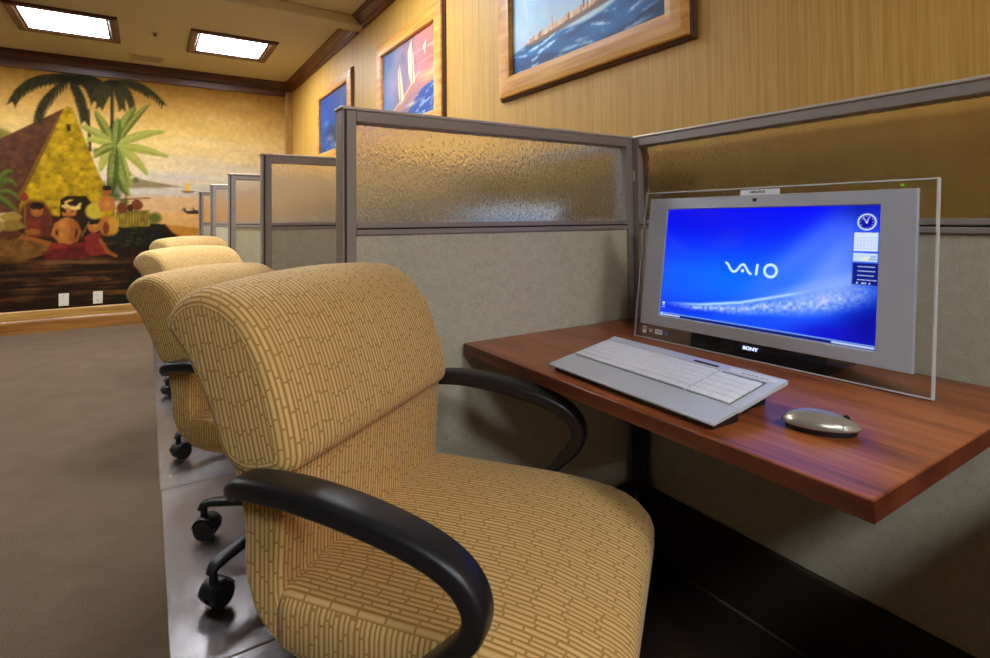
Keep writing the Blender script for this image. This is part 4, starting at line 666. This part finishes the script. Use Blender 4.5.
def seat_mesh():
    HW, F0, F1, rf, rb = .274, -.012, .519, .10, .035
    def outline(ins):
        o = []; x, a, b = HW - ins, F0 + ins, F1 - ins; R1, R0 = max(rf - ins, .004), max(rb - ins, .004)
        for cx, cy, r, s0 in ((x - R1, b - R1, R1, 0), (-x + R1, b - R1, R1, 1), (-x + R0, a + R0, R0, 2), (x - R0, a + R0, R0, 3)):
            for i in range(9): q = math.pi / 2 * (s0 + i / 8); o.append((cx + r * math.cos(q), cy + r * math.sin(q)))
        # subdivide the straight runs
        out = []
        for i in range(len(o)):
            p, q = np.array(o[i]), np.array(o[(i + 1) % len(o)]); m_ = 10 if i % 9 == 8 else 1
            out += [tuple(p + (q - p) * j / m_) for j in range(m_)]
        return out
    lev = [(.392, .07), (.393, .03), (.399, .010), (.412, .0), (.462, 0), (.474, .0025), (.482, .008), (.4885, .018), (.492, .032), (.495, .07), (.4985, .13), (.500, .20), (.5005, .255)]
    bm = bmesh.new(); uvl = bm.loops.layers.uv.new('UVMap'); R = []
    for z, ins in lev:
        o = outline(ins); rg = []
        for x, f in o:
            zz = z
            if z > .44: zz -= .038 * max(0, (f - .28) / .24) ** 2 * (z - .40) / .1
            if z < .44: zz -= .0 * f
            rg.append(bm.verts.new((x, -f, zz)))
        R.append(rg)
    n = len(R[0]); per = [0]; o0 = outline(0)
    for i in range(n): per.append(per[-1] + math.hypot(o0[(i + 1) % n][0] - o0[i][0], o0[(i + 1) % n][1] - o0[i][1]))
    for i in range(len(lev) - 1):
        for k in range(n):
            k2 = (k + 1) % n; q = ((i, k), (i, k + 1), (i + 1, k + 1), (i + 1, k)); fc = bm.faces.new((R[i][k], R[i][k2], R[i + 1][k2], R[i + 1][k]))
            f_ = -fc.calc_center_median().y; x_ = abs(fc.calc_center_median().x)
            for lp, (a_, b_) in zip(fc.loops, q):
                if i >= 6 or i < 2: lp[uvl].uv = (lp.vert.co.x + .3, -lp.vert.co.y)
                elif f_ > .50 - .02 and x_ < .19: lp[uvl].uv = (lp.vert.co.x + .3, .55 - lp.vert.co.z)
                else: lp[uvl].uv = (per[b_], lp.vert.co.z)
    for rg in (R[0], R[-1]):
        fc = bm.faces.new(rg)
        for lp in fc.loops: lp[uvl].uv = (lp.vert.co.x + .3, -lp.vert.co.y)
    return bm
PAD = [(-.02, .662), (.022, .676), (.036, .700), (.032, .735), (.020, .780), (.004, .825), (-.018, .872), (-.050, .915), (-.095, .946), (-.150, .960), (-.200, .948), (-.232, .918), (-.236, .884), (-.214, .858), (-.186, .826), (-.158, .780), (-.128, .725), (-.104, .680), (-.066, .660)]
LOW = [(.008, .700), (.010, .64), (.006, .57), (.004, .505), (.012, .474), (.05, .455), (.2, .447), (.42, .445), (.455, .425), (.43, .400), (.25, .392), (.09, .394), (.01, .410), (-.044, .450), (-.068, .510), (-.070, .580), (-.082, .640), (-.098, .70), (-.05, .71)]
def pad_up(w_, f, z):
    k = min(max((z - .80) / .15, 0), 1); q = (w_ / .27) ** 2
    return f - .006 * q * min(1, max(0, (f + .14) / .1)) * min(1, max(0, (z - .66) / .05)), z + k * (.008 - .016 * q)
CS = .91                                                        # size of the chair shell against its drawn profile
def make_chair(label, loc, rz):
    r = thing('office_chair', label, 'chair', loc, rz, 'bamboo fabric office chairs')
    obj('back_pad', loft(PAD, .276, .028, (1, .28), up=pad_up), M['bamboo'], r, smooth=60)
    obj('lower_shell', loft(LOW, .266, .012, (1, 0)), M['bamboo'], r, smooth=60)
    obj('seat', seat_mesh(), M['bamboo'], r, smooth=60)
    pc = [(-.062, .648), (-.050, .659), (-.02, .669), (.06, .674), (.15, .667), (.23, .653), (.290, .635), (.328, .612), (.346, .580), (.336, .543), (.298, .502), (.24, .446), (.175, .394), (.115, .374)]
    for sg in (-1, 1):
        path = []; ru = []; rv = []; inb = [.022, .016, .008, .002] + [0] * 20
        for i, (f, z) in enumerate(pc):
            w_ = .302 if i < 9 else (.302 - [0, .003, .010, .026, .055, .10][i - 8]); path.append((sg * (w_ - inb[i]), -f, z))
            ru.append([.020, .026, .029, .031, .031, .030, .028, .026, .024, .022, .021, .020, .020, .020][i]); rv.append([.013, .015, .0165, .0175, .018, .018, .018, .018, .0175, .016, .013, .012, .011, .010][i])
        k = 5; P = catmull(path, k); U_ = [float(q[0]) for q in catmull([(a_, 0) for a_ in ru], k)]; V_ = [float(q[0]) for q in catmull([(a_, 0) for a_ in rv], k)]
        obj('armrest', sweep(bmesh.new(), P, (1, 0, 0), U_, V_, 3.2, 24), M['black_arm'], r, smooth=True)
    bm = bmesh.new(); box(bm, (-.10, -.36, .360), (.10, -.06, .393), .008); obj('seat_plate', bm, M['black_plastic'], r)
    for ch in r.children:                                                       # full raised seat height
        ch.data.transform(Matrix.Translation((0, 0, 1.067 * (1 - CS))) @ Matrix.Scale(CS, 4))
        if ch.name.startswith('seat') and 'plate' not in ch.name: ch.data.transform(Matrix.Translation((0, 0, .010)))
    return r
def make_base(r, rot, off=(0, 0), top=.43, R=.335):
    cx, cy = off[0], -.11 + off[1]
    g = bmesh.new(); cyl(g, (cx, cy, .155), (cx, cy, top), .022); cyl(g, (cx, cy, .155), (cx, cy, .26), .034, .03); obj('gas_column', g, M['black_plastic'], r, smooth=40)
    hub = obj('hub', cyl(bmesh.new(), (cx, cy, .100), (cx, cy, .155), .052, .042), M['black_plastic'], r, smooth=40)
    for i in range(5):
        an = rot + i * 2 * math.pi / 5; d = Vector((math.cos(an), math.sin(an), 0)); sd = Vector((-d.y, d.x, 0)); c = Vector((cx, cy, 0))
        P = [c + d * q + Vector((0, 0, z)) for q, z in ((.03, .130), (.12, .132), (.22, .126), (R - .03, .118), (R, .110), (R + .012, .094))]
        lg = obj('leg', sweep(bmesh.new(), P, sd, [.026, .024, .021, .019, .018, .012], [.016, .015, .013, .012, .012, .008], 3, 14), M['black_plastic'], r, smooth=50)
        bm = bmesh.new(); e = c + d * R; cyl(bm, e + Vector((0, 0, .05)), e + Vector((0, 0, .108)), .011)
        o_ = e - d * .012
        for sg in (-1, 1): cyl(bm, o_ + sd * (sg * .009) + Vector((0, 0, .0352)), o_ + sd * (sg * .031) + Vector((0, 0, .0352)), .034, .032, 24)
        hood = []
        for q in np.linspace(.1, math.pi - .3, 9): hood.append(o_ + d * (.038 * math.cos(q)) + Vector((0, 0, .0352 + .038 * math.sin(q))))
        sweep(bm, hood, sd, .029, .002, 4, 10)
        obj('caster', bm, M['black_plastic'], lg, smooth=40)
chairs = [('nearest office chair in tan bamboo-stripe fabric with black arms, pulled up to the cherry desk', (.3481, .9501), .6380, 0.0, .5),
          ('second office chair, bamboo-stripe back directly behind the nearest chair', (.282, 1.955), .735, -.052, 1.76),
          ('third office chair from the viewer, rounded fabric top showing above the second chair', (.280, 3.020), .735, -.027, 2.80),
          ('farthest office chair, only the top of its back showing near the mural', (.33, 4.10), .72, -.010, 2.9)]
for lb, (x, y), rz, dz, rot in chairs:
    r = make_chair(lb, (x, y, .0042), rz)
    tl = -.05 if 'second' in lb else 0
    if dz:
        for ch in r.children: ch.rotation_euler.x = tl; ch.location = Vector((0, 0, dz + .5)) - Matrix.Rotation(tl, 3, 'X') @ Vector((0, 0, .5))
    make_base(r, rot, (.065, -.041) if 'second' in lb else ((-.052, .047) if 'third' in lb else (0, 0)), .424 + dz)
